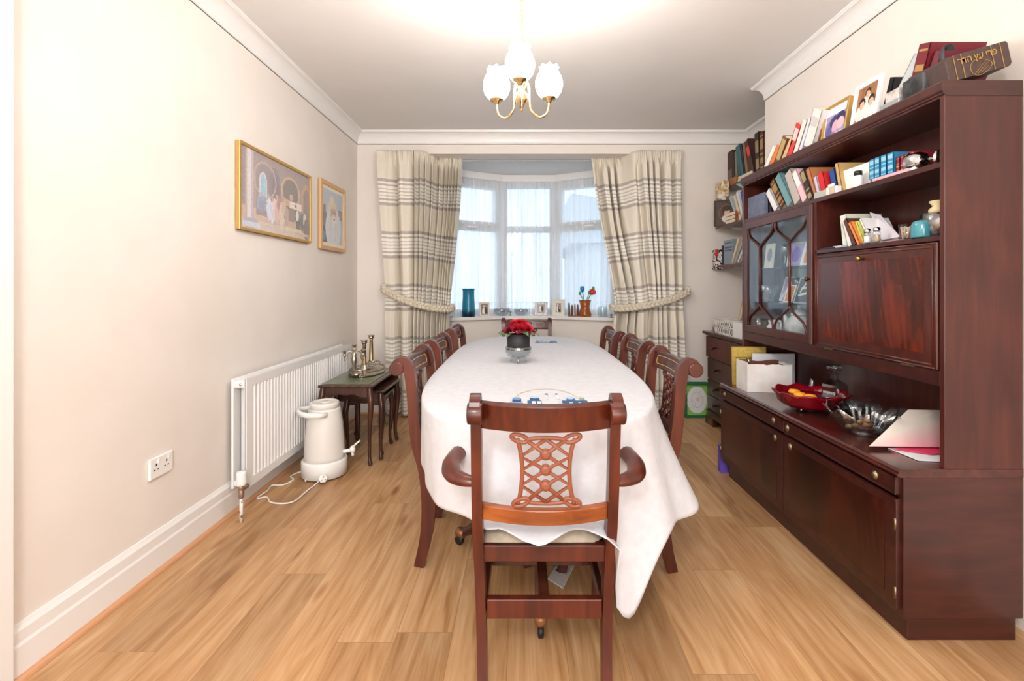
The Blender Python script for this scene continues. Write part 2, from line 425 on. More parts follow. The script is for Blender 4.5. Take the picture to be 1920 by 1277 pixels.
walls('wall_rear', [((XL,REAR),(XA,REAR),(0,-1))], 0, ZC+.05, .1, WALL, 'wall behind the viewer', 'wall')
m = MB(); m.box((XL-.1,REAR-.1,ZC),(XA+.1,YB+.1,ZC+.1))
struct(m.build('ceiling', CEIL), 'flat white ceiling with a coved edge', 'ceiling')
# bay: head soffit, low wall under the sill
m = MB(); m.add([(x,y,ZL+.01) for x,y in [(OL-.05,YB+.15)]+[(x,y) for x,y in bayf[1:-1]]+[(OR+.05,YB+.15)]]+[(x,y,ZL+.11) for x,y in [(OL-.05,YB+.15)]+[(x,y) for x,y in bayf[1:-1]]+[(OR+.05,YB+.15)]],
   [(0,1,2,3,4,5),(11,10,9,8,7,6)]+[(i,6+i,6+(i+1)%6,(i+1)%6) for i in range(6)])
struct(m.build('ceiling_bay', CEIL), 'grey-white soffit of the bay window', 'ceiling')
SF = [(-0.86, 4.68), (-0.80, 4.86), (-0.20, 5.15), (0.35, 5.15), (0.955, 4.86), (1.01, 4.68)]     # sill front edge
def offs(path, d):        # offset an open path outward (away from the room)
    out = []
    for i in range(len(path)):
        a = Vector(path[max(i-1,0)]); b = Vector(path[min(i+1,len(path)-1)]); t = (b-a).normalized(); nn = Vector((-t.y, t.x))
        out.append((path[i][0]+nn.x*d, path[i][1]+nn.y*d))
    return out
def ribbon(m, inner, outer, z0, z1, mi=0):
    n = len(inner); vs = [(x,y,z0) for x,y in inner]+[(x,y,z0) for x,y in outer]+[(x,y,z1) for x,y in inner]+[(x,y,z1) for x,y in outer]; fs = []
    for i in range(n-1):
        fs += [(i,i+1,n+i+1,n+i),(2*n+i,3*n+i,3*n+i+1,2*n+i+1),(i,2*n+i,2*n+i+1,i+1),(n+i,n+i+1,3*n+i+1,3*n+i)]
    fs += [(0,n,3*n,2*n),(n-1,3*n-1,4*n-1,2*n-1)]
    m.add(vs, fs, mi)
m = MB(); lw = offs(SF, 0.045); ribbon(m, [(-0.95,YB+.15)]+lw[1:-1]+[(1.10,YB+.15)], [(-1.1,4.62)]+offs(SF,.25)[1:-1]+[(1.25,4.62)], 0, .84)
struct(m.build('wall_bay', WALL), 'low cream wall under the bay window sill', 'wall')
m = MB(); ribbon(m, SF, offs(SF, .34), .84, .875)
struct(m.build('trim_sill', GLOSS, bevel=.006), 'white painted window sill following the bay', 'window sill')
m = MB(); ribbon(m, offs(BAY,-.03)[1:-1], offs(BAY,.06)[1:-1], 2.37, ZL+.012); ribbon(m, offs(BAY,-.045)[1:-1], offs(BAY,.06)[1:-1], 2.372, 2.384)
struct(m.build('trim_head', GLOSS), 'white board above the bay window', 'trim')
# coving
prof = [(0,-.117),(0,-.112),(.006,-.108)] + [(.006+.058*(1-math.cos(a)), -.108+.09*math.sin(a)) for a in [PI/2*k/8 for k in range(1,9)]] + [(.066,-.010),(.07,-.010),(.072,0),(0,0)]
def coving(name, path, label):      # path in plan, room on the left-hand side of travel
    m = MB(); rows = []
    n = len(path)
    for i in range(n):
        p = Vector(path[i]); t0 = (p-Vector(path[i-1])).normalized() if i else None; t1 = (Vector(path[i+1])-p).normalized() if i < n-1 else None
        if t0 is None: t0 = t1
        if t1 is None: t1 = t0
        n0 = Vector((-t0.y,t0.x)); n1 = Vector((-t1.y,t1.x)); b = (n0+n1); b = b/(b.dot(n0))
        rows.append([(p.x+b.x*q, p.y+b.y*q, ZC+h) for q,h in prof])
    m.grid(rows, sm=False)
    struct(m.build(name, GLOSS), label, 'coving')
coving('trim_coving', [(XC,0.4),(XC,YE),(XA,YE),(XA,YB),(XL,YB),(XL,-3.0)], 'white coved cornice round the top of the walls')
# skirting with timber bead
def skirt(name, pts, label):
    m = MB()
    for (x0,y0),(x1,y1),(nx,ny) in pts:
        pr = [(0,0),(.018,0),(.018,.105),(.014,.115),(.014,.15),(.008,.162),(.005,.17),(0,.17)]
        rows = [[(x0+nx*q,y0+ny*q,h) for q,h in pr],[(x1+nx*q,y1+ny*q,h) for q,h in pr]]
        m.grid(rows, sm=False)
        bd = [(.018,0),(.036,0),(.036,.005),(.033,.012),(.026,.018),(.018,.019)]
        m.grid([[(x0+nx*q,y0+ny*q,h) for q,h in bd],[(x1+nx*q,y1+ny*q,h) for q,h in bd]], 1, False)
    struct(m.build(name, [GLOSS, mat('oak_beading', '#cf9a72', 0.45)]), label, 'skirting board')
skirt('baseboard_left', [((XL,1.43),(XL,YB),(1,0))], 'tall white skirting board with timber beading on the left wall')
skirt('baseboard_back', [((XL,YB),(OL,YB),(0,-1)),((OR,YB),(XA,YB),(0,-1))], 'white skirting board with timber beading on the end wall')
skirt('baseboard_right', [((XC,0.4),(XC,1.3),(-1,0)),((XA,YE),(XA,YB),(-1,0))], 'white skirting board with timber beading on the right')
m = MB(); m.box((XL,1.30,0),(XL+.03,1.43,ZC)); m.box((XL,1.415,0),(XL+.012,1.432,ZC))
struct(m.build('trim_casing', GLOSS, bevel=.004), 'white door casing at the left edge', 'trim')
# ================================================================ bay window
win = thing('window_1', 'white plastic framed three-sided bay window behind net curtains', 'window', (0.077, 5.2, .875)); win['kind'] = 'structure'
m = MB(); fpath = offs(BAY, .03); gl = MB()
zb, zt, t0, t1 = .875, 2.375, 1.785, 1.885
for i, (a, b) in enumerate(zip(fpath[1:-2], fpath[2:-1])):
    a = Vector(a); b = Vector(b); L = (b-a).length; t = (b-a)/L; nn = Vector((-t.y,t.x)); ang = math.atan2(t.y,t.x)
    M = Matrix.Translation((a.x,a.y,0)) @ Matrix.Rotation(ang,4,'Z')
    mid = (i == 1)
    e = .07
    m.box((0,-.035,zb),(e,.035,zt),0,M); m.box((L-e,-.035,zb),(L,.035,zt),0,M)
    m.box((e,-.035,zb),(L-e,.035,zb+.07),0,M); m.box((e,-.035,zt-.07),(L-e,.035,zt),0,M); m.box((e,-.03,t0+.02),(L-e,.03,t1-.01),0,M)
    if not mid:
        for (xa,xb,za,zb2) in ((e,e+.03,t1-.01,zt-.07),(L-e-.03,L-e,t1-.01,zt-.07),(e+.03,L-e-.03,t1-.01,t1+.025),(e+.03,L-e-.03,zt-.1,zt-.07)):
            m.box((xa,-.042,za),(xb,.03,zb2),0,M)
    gl.box((e,-.004,zb+.07),(L-e,.004,t0+.02),0,M); gl.box((e,-.004,t1-.01),(L-e,.004,zt-.07),0,M)
for (x,y) in fpath[1:-1]: m.cbox((x,y,(zb+zt)/2),(.09,.085,zt-zb))
# end returns of the bay
for a,b in ((BAY[0],BAY[1]),(BAY[4],BAY[5])):
    a = Vector(a); b = Vector(b); L = (b-a).length; ang = math.atan2(b.y-a.y,b.x-a.x); M = Matrix.Translation((a.x,a.y,0)) @ Matrix.Rotation(ang,4,'Z')
    m.box((0,0,zb),(L,.06,zt),0,M)
m.build('window_frame', UPVC, win)
gl.build('glass', PANE, win)
h = MB()
for x, y, Y in ((885,420,5.12),(1104,418,5.06)):
    p = P(x,y,Y); h.cbox((p.x,p.y-.02,p.z-.03),(.11,.02,.018),0,0.5 if x<900 else -0.5)
h.build('window_handle', PLAST, win, bevel=.004)
# ================================================================ net curtain
net = bpy.data.materials.new('net_voile'); net.use_nodes = True; nt = net.node_tree; n = nt.nodes; l = nt.links; n.clear()
out = n.new('ShaderNodeOutputMaterial'); tr = n.new('ShaderNodeBsdfTransparent'); tl = n.new('ShaderNodeBsdfTranslucent'); df = n.new('ShaderNodeBsdfDiffuse')
tl.inputs['Color'].default_value = lin('#f2f5f8'); df.inputs['Color'].default_value = lin('#f0f3f6')
a1 = n.new('ShaderNodeMixShader'); a1.inputs['Fac'].default_value = .5; l.new(tl.outputs[0],a1.inputs[1]); l.new(df.outputs[0],a1.inputs[2])
a2 = n.new('ShaderNodeMixShader'); a2.inputs['Fac'].default_value = .52
uvn = n.new('ShaderNodeUVMap'); sx = n.new('ShaderNodeSeparateXYZ'); l.new(uvn.outputs[0], sx.inputs[0])
rp = ramp(nt, [(0.0,'#b0b0b0'),(0.085,'#b0b0b0'),(0.0855,'#c4c4c4'),(0.092,'#c4c4c4'),(0.0925,'#9c9c9c'),(0.95,'#989898'),(1.0,'#b8b8b8')])
for e in rp.color_ramp.elements: e.color = (e.color[0]**.4545*1.0,)*3+(1,)
l.new(sx.outputs['Y'], rp.inputs['Fac'])
mpn = n.new('ShaderNodeMapping'); mpn.inputs['Scale'].default_value = (26, 1.0, 1); l.new(uvn.outputs[0], mpn.inputs[0])
nzn = n.new('ShaderNodeTexNoise'); nzn.inputs['Scale'].default_value = 1; nzn.inputs['Detail'].default_value = 3; l.new(mpn.outputs[0], nzn.inputs['Vector'])
mdn = n.new('ShaderNodeMath'); mdn.operation = 'MULTIPLY_ADD'; mdn.inputs[1].default_value = .95; mdn.use_clamp = True; l.new(nzn.outputs['Fac'], mdn.inputs[0])
sbn = n.new('ShaderNodeMath'); sbn.operation = 'SUBTRACT'; sbn.inputs[1].default_value = .40; l.new(rp.outputs['Color'], sbn.inputs[0]); l.new(sbn.outputs[0], mdn.inputs[2]); l.new(mdn.outputs[0], a2.inputs['Fac'])
l.new(tr.outputs[0],a2.inputs[1]); l.new(a1.outputs[0],a2.inputs[2]); l.new(a2.outputs[0],out.inputs['Surface'])
npath = smooth_path([(-.91,4.76,0),(-.80,5.06,0),(-.235,5.375,0),(.08,5.385,0),(.392,5.375,0),(.955,5.06,0),(1.06,4.76,0)], 48)
m = MB(); rows = []; m.uv = []
NZ = 34; rnd = random.Random(3); ph = [rnd.uniform(0,6.28) for _ in range(4)]
S = [0.0]
for a,b in zip(npath,npath[1:]): S.append(S[-1]+(b-a).length)
for j in range(NZ+1):
    f = j/NZ; z = lerp(.884,2.368,f); row = []
    for i,p in enumerate(npath):
        t = (npath[min(i+1,len(npath)-1)]-npath[max(i-1,0)]).normalized(); nn = Vector((-t.y,t.x,0)); s_ = S[i]
        amp = lerp(.022,.011,f)
        d = amp*(math.sin(s_*95+ph[0]+.9*math.sin(s_*7+f*1.5))+.6*math.sin(s_*41+ph[1]+f*2.2)) + .012*(1-f)*math.sin(s_*13+ph[2]+f)
        row.append((p.x+nn.x*d,p.y+nn.y*d,z)); m.uv.append((s_,f))
    rows.append(row)
m.grid(rows)
tag(m.build('net_curtain', net, weld=False, fixn=False), 'sheer white net curtain hanging across the bay window above the sill', 'curtain')
# ================================================================ striped curtains
cur = mat('striped_curtain_cotton','#e4dccd',0.85,spec=.2); n,l,p = nodes(cur); nt = cur.node_tree
uvn = n.new('ShaderNodeUVMap'); sx = n.new('ShaderNodeSeparateXYZ'); l.new(uvn.outputs[0], sx.inputs[0])
sub = n.new('ShaderNodeMath'); sub.operation='SUBTRACT'; sub.inputs[1].default_value=.262; l.new(sx.outputs['Y'],sub.inputs[0])
mo = n.new('ShaderNodeMath'); mo.operation='FLOORED_MODULO'; mo.inputs[1].default_value=.483; l.new(sub.outputs[0],mo.inputs[0])
dv = n.new('ShaderNodeMath'); dv.operation='DIVIDE'; dv.inputs[1].default_value=.483; l.new(mo.outputs[0],dv.inputs[0])
st = [(0,'#bab1a9'),(.058,'#efeae0'),(.098,'#c0b7ae'),(.135,'#efeae0'),(.185,'#cbc3b9'),(.205,'#efeae0'),(.25,'#cbc3b9'),(.27,'#efeae0'),(.315,'#cbc3b9'),(.335,'#efeae0'),(.375,'#c0b7ae'),(.412,'#efeae0'),(.452,'#bab1a9'),(.51,'#e4dccd')]
rp = ramp(nt, st); rp.color_ramp.interpolation='CONSTANT'; l.new(dv.outputs[0],rp.inputs['Fac'])
# the heading is plain
gt = n.new('ShaderNodeMath'); gt.operation='GREATER_THAN'; gt.inputs[1].default_value=.255; l.new(sx.outputs['Y'],gt.inputs[0])
mx = n.new('ShaderNodeMix'); mx.data_type='RGBA'; mx.inputs['A'].default_value=lin('#e4dccd'); l.new(gt.outputs[0],mx.inputs['Factor']); l.new(rp.outputs['Color'],mx.inputs['B']); l.new(mx.outputs['Result'],p.inputs['Base Color'])
def drape(name, outer, inner, ytab, label, seed, nf):
    rnd = random.Random(seed); NZ, NS = 90, 260
    m = MB(); m.uv = []; rows = []
    ph = [rnd.uniform(0,6.28) for _ in range(5)]
    zt_, zb_ = 2.448, .012
    for j in range(NZ+1):
        z = lerp(zt_, zb_, j/NZ); xo = interp(outer, -z); xi = interp(inner, -z); row = []
        head = sstep(.16,.03,zt_-z); tie = math.exp(-((z-1.07)/.16)**2)
        low = sstep(1.0,.2,z)
        for i in range(NS+1):
            s_ = i/NS
            # folds: broad on the wall side, narrow where it gathers into the bay
            w = s_+.10*math.sin(s_*5.2+ph[0])+.03*math.sin(s_*17+ph[1])
            dens = nf*(.5*w+.85*w*w)
            a = (.050+.016*math.sin(3.1*s_+ph[2]))*(1-.8*head)*(1-.5*tie)
            d = a*(math.sin(2*PI*dens+.35*math.sin(z*2.3+ph[3]))+.32*math.sin(4*PI*dens+1.1))
            d += .014*head*math.sin(2*PI*dens*4.2)+.006*head*math.sin(2*PI*dens*7.7)
            x = lerp(xo,xi,s_)
            yb = lerp(ytab[0],ytab[1]-.06*sstep(2.1,1.2,z),sstep(ytab[2],ytab[3],x))
            dx = .35*d*math.cos(2*PI*dens)
            zz = z - .02*head*0 
            # cloth drawn in by the tie-back: stripes sag towards the leading edge
            row.append((x+dx*.4, yb-d, zz))
            m.uv.append((s_*1.6, (zt_-z)-.004*math.sin(2*PI*dens)*(1-head)+(.004*math.sin(s_*9+ph[4]))-(.05*s_**3)*sstep(2.2,1.3,z)*(1-low)))
        rows.append(row)
    m.grid(rows)
    return tag(m.build(name, cur, weld=False, fixn=False, solid=.004), label, 'curtain', None)
oL = [(-2.45,-1.335),(-1.195,-1.253),(-.9,-1.255),(0,-1.235)]
iL = [(-2.45,-.575),(-2.0,-.60),(-1.5,-.645),(-1.2,-.675),(-1.0,-.69),(-.8,-.70),(0,-.70)]
oR = [(-2.45,1.485),(-1.2,1.495),(-.9,1.50),(0,1.53)]
iR = [(-2.45,.675),(-2.2,.70),(-1.8,.765),(-1.4,.835),(-1.1,.885),(-1.0,.895),(-.8,.87),(0,.86)]
drape('curtain', oL, iL, (4.415,4.67,-.93,-.79), 'cream curtain with grey stripe bands tied back left of the bay window', 11, 7.2)
drape('curtain', oR, iR, (4.415,4.67,1.075,.935), 'cream curtain with grey stripe bands tied back right of the bay window', 23, 7.6)
rope = mottled('rope_cotton','#c8bda8','#dcd2bf',60,.9,.3)
def tieback(pts, label):
    path = smooth_path(pts, 14); o = MB()
    S = 0; sp = []
    for i,q in enumerate(path):
        if i: S += (path[i]-path[i-1]).length
        sp.append(S)
    R = .019
    t = thing('tieback', label, 'curtain tie-back', pts[0])
    for k in range(3):
        st = []
        for i,q in enumerate(path):
            tg = (path[min(i+1,len(path)-1)]-path[max(i-1,0)]).normalized(); u = Vector((0,0,1)); u = (u-tg*u.dot(tg)).normalized(); w = tg.cross(u)
            a = sp[i]*2*PI/.115+k*2*PI/3
            st.append(q+u*(R*1.05*math.sin(a))+w*(R*.6*math.sin(2*a)))
        MB().tube(st, .0165, 8).build('rope_strand', rope, t)
    MB().ball(path[0],.014).build('wall_hook', BRASS, t)
tieback([(-1.265,4.40,1.195),(-1.245,4.355,1.165),(-1.10,4.325,1.09),(-.95,4.33,1.035),(-.82,4.37,1.0),(-.72,4.43,.985),(-.665,4.52,.985),(-.66,4.62,1.0)], 'plaited cream rope tie-back holding the left curtain')
tieback([(1.515,4.40,1.175),(1.50,4.355,1.14),(1.36,4.325,1.08),(1.2,4.32,1.04),(1.06,4.35,1.01),(.94,4.41,.995),(.87,4.5,.99),(.86,4.62,1.0)], 'plaited cream rope tie-back holding the right curtain')
tk = thing('curtain_track', 'white curtain track under the soffit across the bay opening', 'curtain track', (.08,4.7,2.42))
m = MB(); m.tube(smooth_path([(-.99,4.46,2.427),(-.90,4.52,2.427),(-.80,4.66,2.427),(-.70,4.705,2.427),(.08,4.71,2.427),(.85,4.705,2.427),(.95,4.66,2.427),(1.05,4.52,2.427),(1.14,4.46,2.427)],5), .008, 8); m.build('rail', mat('track_grey','#b9b9ba',.4), tk)
# ================================================================ outside
m = MB(); m.box((-14,6.5,-1.0),(16,30,-.9)); struct(m.build('ground_outside', mat('tarmac','#8e9296',.9)), 'pale driveway beyond the window', 'ground')
hs = thing('house', 'pale grey-roofed house seen faintly through the net curtain', 'house', (5,14,-.9))
m = MB(); m.box((1.6,12,-.9),(9,18,2.3)); m.build('wall', mat('pale_render','#e3e6e8',.9), hs)
m = MB(); m.prism([(1.2,2.25),(9.4,2.25),(1.9,3.35),(1.2,3.45)],11.7,18.3); m.build('roof', mat('grey_roof_tiles','#cdd3d8',.8), hs)
for xx in (3.0,6.0): m = MB(); m.box((xx,11.96,.2),(xx+1.4,12.0,1.6)); m.build('window', mat('dark_glazing','#b8c3ca',.2), hs)
# ================================================================ dining table and cloth
TX, TY, TA, TB, TN, TZ = 0.065, 2.86, 0.50, 1.31, 3.5, 0.752
def sup(a, k=1.0):
    c, s_ = math.cos(a), math.sin(a)
    return Vector((TX + k*TA*math.copysign(abs(c)**(2/TN), c), TY + k*TB*math.copysign(abs(s_)**(2/TN), s_), 0))
# evenly spaced outline
_raw = [sup(2*PI*k/4000) for k in range(4000)]; _len = [0.0]
for k in range(4000): _len.append(_len[-1]+(_raw[(k+1)%4000]-_raw[k]).length)
def outline(n):
    out = []; j = 0
    for k in range(n):
        t = _len[-1]*k/n
        while _len[j+1] < t: j += 1
        out.append(_raw[j].lerp(_raw[(j+1)%4000], (t-_len[j])/(_len[j+1]-_len[j]+1e-9)))
    return out
tb = thing('dining_table', 'long oval-ended dining table on twin pedestals under the white cloth', 'table', (TX,TY,0))
m = MB(); o = outline(96); ins = [(p-Vector((TX,TY,0)))*0.985+Vector((TX,TY,0)) for p in o]
m.add([(p.x,p.y,.722) for p in ins]+[(p.x,p.y,.748) for p in ins], [tuple(range(95,-1,-1)), tuple(range(96,192))]+[(k,(k+1)%96,96+(k+1)%96,96+k) for k in range(96)])
m.build('tabletop', MAHO, tb, bevel=.005)
for yc, s_ in ((2.04,1),(3.68,-1)):
    m = MB(); m.lathe([(.10,.72),(.10,.69),(.045,.68),(.04,.62),(.055,.58),(.07,.5),(.075,.43),(.06,.37),(.045,.34),(.065,.32),(.07,.24),(.05,.2),(.02,.18)], (TX,yc,0), 20)
    pd = m.build('pedestal', MAHOD, tb)
    for a in (-90, 28, 152):
        a = math.radians(a*s_); d = Vector((math.cos(a), math.sin(a), 0)); c = Vector((TX,yc,0))
        pth = smooth_path([c+d*.05+Vector((0,0,.28)), c+d*.15+Vector((0,0,.25)), c+d*.27+Vector((0,0,.13)), c+d*.36+Vector((0,0,.07)), c+d*.395+Vector((0,0,.062))], 5)
        lg = MB().tube(pth, [.034]*8+[.026]*6+[.02]*(len(pth)-14), 10, flat=.7).build('leg', MAHOD, tb)
        e = c+d*.40; M = Matrix.Translation((e.x,e.y,.058)) @ d.to_track_quat('Z','Y').to_matrix().to_4x4()
        MB().lathe([(.021,-.03),(.023,-.005),(.02,.012),(.008,.018)], (0,0,0), 12, M=M).build('brass_cap', mat('worn_brass_cap','#9a6a48',.4,.6), lg)
        w = MB(); Mw = Matrix.Translation((e.x,e.y,.022)) @ Matrix.Rotation(a+PI/2,4,'Z') @ Matrix.Rotation(PI/2,4,'Y')
        w.lathe([(.012,-.011),(.022,-.008),(.022,.008),(.012,.011)], (0,0,0), 14, M=Mw); w.build('castor', BLACK, lg)
# ---- cloth
CLOTH = mottled('white_tablecloth', '#cbccd2', '#d3d4d9', 30, .75, .05)
NP, NR, NS = 360, 16, 34
ol = outline(NP); per = _len[-1]
rows = []
for r in range(1, NR+1):
    k = (r/NR)**.8
    rows.append([(TX+(p.x-TX)*k, TY+(p.y-TY)*k, TZ+.010+.0012*math.sin(p.x*k*23+p.y*k*3)*math.sin(p.y*k*7)) for p in ol])
nrm = []
for k in range(NP):
    t = (ol[(k+1)%NP]-ol[k-1]).normalized(); nrm.append(Vector((t.y,-t.x,0)))
def g2(x,y,cx_,cy_,sx_,sy_): return math.exp(-((x-cx_)/sx_)**2-((y-cy_)/sy_)**2)
def hang(x, y):      # overhang and flare at an edge point relative to the table centre
    near = sstep(-.95,-1.28,y)
    L = .295
    L = lerp(L, .448, near*math.exp(-((x-.01)/.135)**2))
    rc = g2(x,y,.245,-1.27,.085,.12); L += .32*rc
    L += .13*g2(x,y,.41,-1.05,.12,.2)
    lc = g2(x,y,-.32,-1.15,.14,.25); L += .035*lc
    L += .03*g2(x,y,-.155,-1.30,.02,.05)
    fl = .010 + .035*near + .15*g2(x,y,.43,-1.0,.10,.22) - .055*lc
    return L, fl
SEAT = .462
for j in range(1, NS+1):
    row = []
    for k, p in enumerate(ol):
        x, y = p.x-TX, p.y-TY; L, fl = hang(x, y); s_ = L*j/NS; a = k/NP*per
        rr = .016
        if s_ < rr*PI/2:
            th = s_/rr; out = rr*math.sin(th); dz = rr*(1-math.cos(th))
        else:
            q = s_-rr*PI/2; out = rr+fl*(q/L)**1.15; dz = rr+math.sqrt(max(q*q-(fl*(q/L)**1.15)**2, 0))
        endf = sstep(.85,1.15,abs(y)); fa = (s_/L)**1.2*lerp(.006,.026,endf)*(.35 if (x < -.02 and y < 0) else 1)
        if y > 0: fa *= .6
        out += fa*(math.sin(a*15.0+.8*math.sin(a*4))+.45*math.sin(a*34+1.3))+(s_/L)*.02*endf*(1 if y<0 else .3)*math.sin(a*8.2+2.0)*(.3 if x < -.05 else 1)
        z = TZ+.010-dz
        # the middle of the near end comes to rest on the armchair seat
        inseat = sstep(.205,.17,abs(x+.0))*(1 if y < -1.0 else 0)
        if inseat and z < SEAT:
            out += (SEAT-z)*inseat*.95; z = lerp(z, SEAT+.002+.004*math.sin(x*40), inseat)
        row.append((p.x+nrm[k].x*out, p.y+nrm[k].y*out, z))
    rows.append(row)
m = MB(); m.grid(rows, closed=True)
o0 = len(m.v); m.v.append(Vector((TX,TY,TZ+.010)))
for k in range(NP): m.f.append((k,(k+1)%NP,o0)); m.m.append(0); m.sm.append(True)
tcl = tag(m.build('tablecloth', CLOTH, weld=False, solid=.0015), 'white tablecloth with blue printed motifs draped over the long dining table', 'tablecloth')
WM[tcl.name] = Matrix()
B1, B2, B3, B4, GO = '#2f5d8e', '#6d95bd', '#a9c3da', '#244a78', '#d8c489'
city = [('ring',.5,.30,.40,.62,.95,GO),('rect',.02,.02,.30,.10,B2),('rect',.06,.10,.22,.28,B2),('rect',.09,.28,.20,.40,B4),('ell',.145,.42,.05,.06,B2),('rect',.10,.12,.14,.22,B4),
 ('rect',.24,.05,.48,.20,B3),('rect',.27,.18,.44,.34,B1),('rect',.30,.34,.42,.46,B4),('rect',.32,.20,.36,.30,'#e6eef5'),('rect',.39,.20,.43,.30,'#e6eef5'),('ell',.36,.48,.06,.05,B3),
 ('rect',.44,.08,.56,.16,B4),('rect',.60,.04,.98,.16,B2),('rect',.62,.14,.74,.26,B3),('rect',.68,.16,.98,.34,B4),('rect',.74,.34,.84,.44,B1),('ell',.79,.45,.05,.06,B3),('rect',.90,.34,.96,.46,B2),('ell',.93,.47,.035,.05,GO),
 ('rect',.76,.18,.80,.28,'#9cb8d4'),('rect',.86,.18,.90,.28,'#9cb8d4'),('rect',.5,.40,.525,.60,'#d9dfe8'),('ell',.512,.63,.018,.035,'#23324a'),('rect',.63,.40,.655,.60,'#d9dfe8'),('ell',.642,.63,.018,.035,'#23324a'),('rect',.0,.0,.4,.03,B4),('rect',.6,.0,1,.03,B4)]
picture('printed_motif', -.065, 1.70, .255, 2.06, TZ+.0135, 96, 80, city, tcl, .12, flat=True, world=True)
picture('printed_motif', .10, 3.66, .275, 3.98, TZ+.0135, 60, 60, city, tcl, .12, flat=True, world=True)
# ================================================================ chairs
SEATM = mottled('beige_seat_cloth', '#b5a894', '#c2b6a3', 60, .85, .1)
INLAY = mat('satinwood_inlay', '#c99a5c', .4)
def post_poly(path):
    L, R = [], []
    for i, (y, z, w) in enumerate(path):
        a = path[max(i-1,0)]; b = path[min(i+1,len(path)-1)]; t = Vector((b[0]-a[0], b[1]-a[1])).normalized(); nn = Vector((-t.y,t.x))
        L.append((y+nn.x*w/2, z+nn.y*w/2)); R.append((y-nn.x*w/2, z-nn.y*w/2))
    return L, R
def sabre(name, path, x0, x1, parent, matl, scroll=None):
    pts = smooth_path([Vector(p) for p in path], 5); path = [(p.x,p.y,p.z) for p in pts]
    L, R = post_poly(path); n = len(L); m = MB()
    vs = [(x0,y,z) for y,z in L]+[(x0,y,z) for y,z in R]+[(x1,y,z) for y,z in L]+[(x1,y,z) for y,z in R]; fs = []
    for i in range(n-1):
        fs += [(i,i+1,n+i+1,n+i),(2*n+i,3*n+i,3*n+i+1,2*n+i+1),(i,2*n+i,2*n+i+1,i+1),(n+i,n+i+1,3*n+i+1,3*n+i)]
    fs += [(0,n,3*n,2*n),(n-1,3*n-1,4*n-1,2*n-1)]
    m.add(vs, fs)
    if scroll:
        y, z, r = scroll; M = Matrix.Translation(((x0+x1)/2,y,z)) @ Matrix.Rotation(PI/2,4,'Y')
        h = (x1-x0)/2+.003
        m.lathe([(r*.86,-h-.003),(r,-h),(r,h),(r*.86,h+.003)], (0,0,0), 22, M=M)
    return m.build(name, matl, parent, bevel=.005, world=False)
def bowrail(name, y, z, hgt, th, hw, bow, tilt, parent, matl):
    m = MB(); rows = []; N = 14; ct, st_ = math.cos(tilt), math.sin(tilt)
    for i in range(N+1):
        u = -1+2*i/N; b = -bow*(1-u*u); x = u*hw
        rows.append([(x, y+b+st_*q+ct*p_, z+ct*q-st_*p_) for p_,q in ((-th/2,-hgt/2),(th/2,-hgt/2),(th/2,hgt/2),(-th/2,hgt/2))])
    m.grid(rows, sm=False, closed=True); k = len(rows)*4
    m.f.append((0,1,2,3)); m.m.append(0); m.sm.append(False); m.f.append((k-1,k-2,k-3,k-4)); m.m.append(0); m.sm.append(False)
    return m.build(name, matl, parent, bevel=.004, world=False)
def lattice(zc, h, w, yf, parent, matl):
    m = MB(); sx = w/360; sz = h/530
    g = lambda px, py: (lambda X, Z: Vector((X, yf(Z)-.02*(1-(X/.2)**2)*0, Z)))((px-602)*sx, zc-(py-610)*sz)
    R = .0062*w/.165
    def T(pts, n=5, closed=False, r=R):
        m.tube(smooth_path([g(*p) for p in pts], n, closed), r, 8, closed=closed, flat=.85)
    T([(428,385),(447,480),(458,610),(450,740),(432,850)]); T([(780,385),(757,480),(748,610),(756,740),(780,850)])
    T([(480,392),(540,382),(602,378),(665,382),(725,392)]); T([(480,835),(540,845),(602,848),(665,845),(725,835)])
    for cx_, cy_, s_ in ((440,382,1),(765,382,-1),(450,838,-1),(768,838,1)):
        m.tube(smooth_path([g(cx_+48*math.cos(a)*1.0+s_*6*math.sin(a), cy_+27*math.sin(a)+s_*10*math.cos(a)) for a in [2*PI*k/10 for k in range(10)]], 3, True), R, 8, closed=True)
    zig = [[(602,388),(450,512),(602,607),(752,716),(602,835)], [(602,388),(752,512),(602,607),(452,716),(602,835)],
           [(490,400),(602,497),(750,612),(602,718),(490,825)], [(715,400),(602,497),(454,612),(602,718),(715,825)]]
    for zg in zig: m.tube([g(*p) for p in zg], R, 8, flat=.85)
    o = m.build('lattice_splat', matl, parent, world=False, weld=False)
    for py in (497,607,718):
        c = g(602,py); M = Matrix.Translation(c) @ Matrix.Rotation(PI/2,4,'X')
        MB().lathe([(.016*w/.165,-.007),(.017*w/.165,0),(.012*w/.165,.007),(.006*w/.165,.009)], (0,0,0), 12, M=M).build('rosette', matl, o, world=False)
    return o
BACK = [(-.132,.845,.040),(-.130,.866,.046),(-.108,.874,.046),(-.086,.850,.046),(-.076,.800,.044),(-.068,.720,.043),(-.060,.620,.045),(-.045,.520,.050),(-.015,.430,.060),(0,.340,.063),(0,.220,.056),(-.014,.110,.048),(-.040,.003,.042)]
def backy(z): return interp([(0,-.04),(.11,-.014),(.22,0),(.34,0),(.43,-.015),(.52,-.045),(.62,-.06),(.72,-.068),(.80,-.076),(.86,-.09)], z)
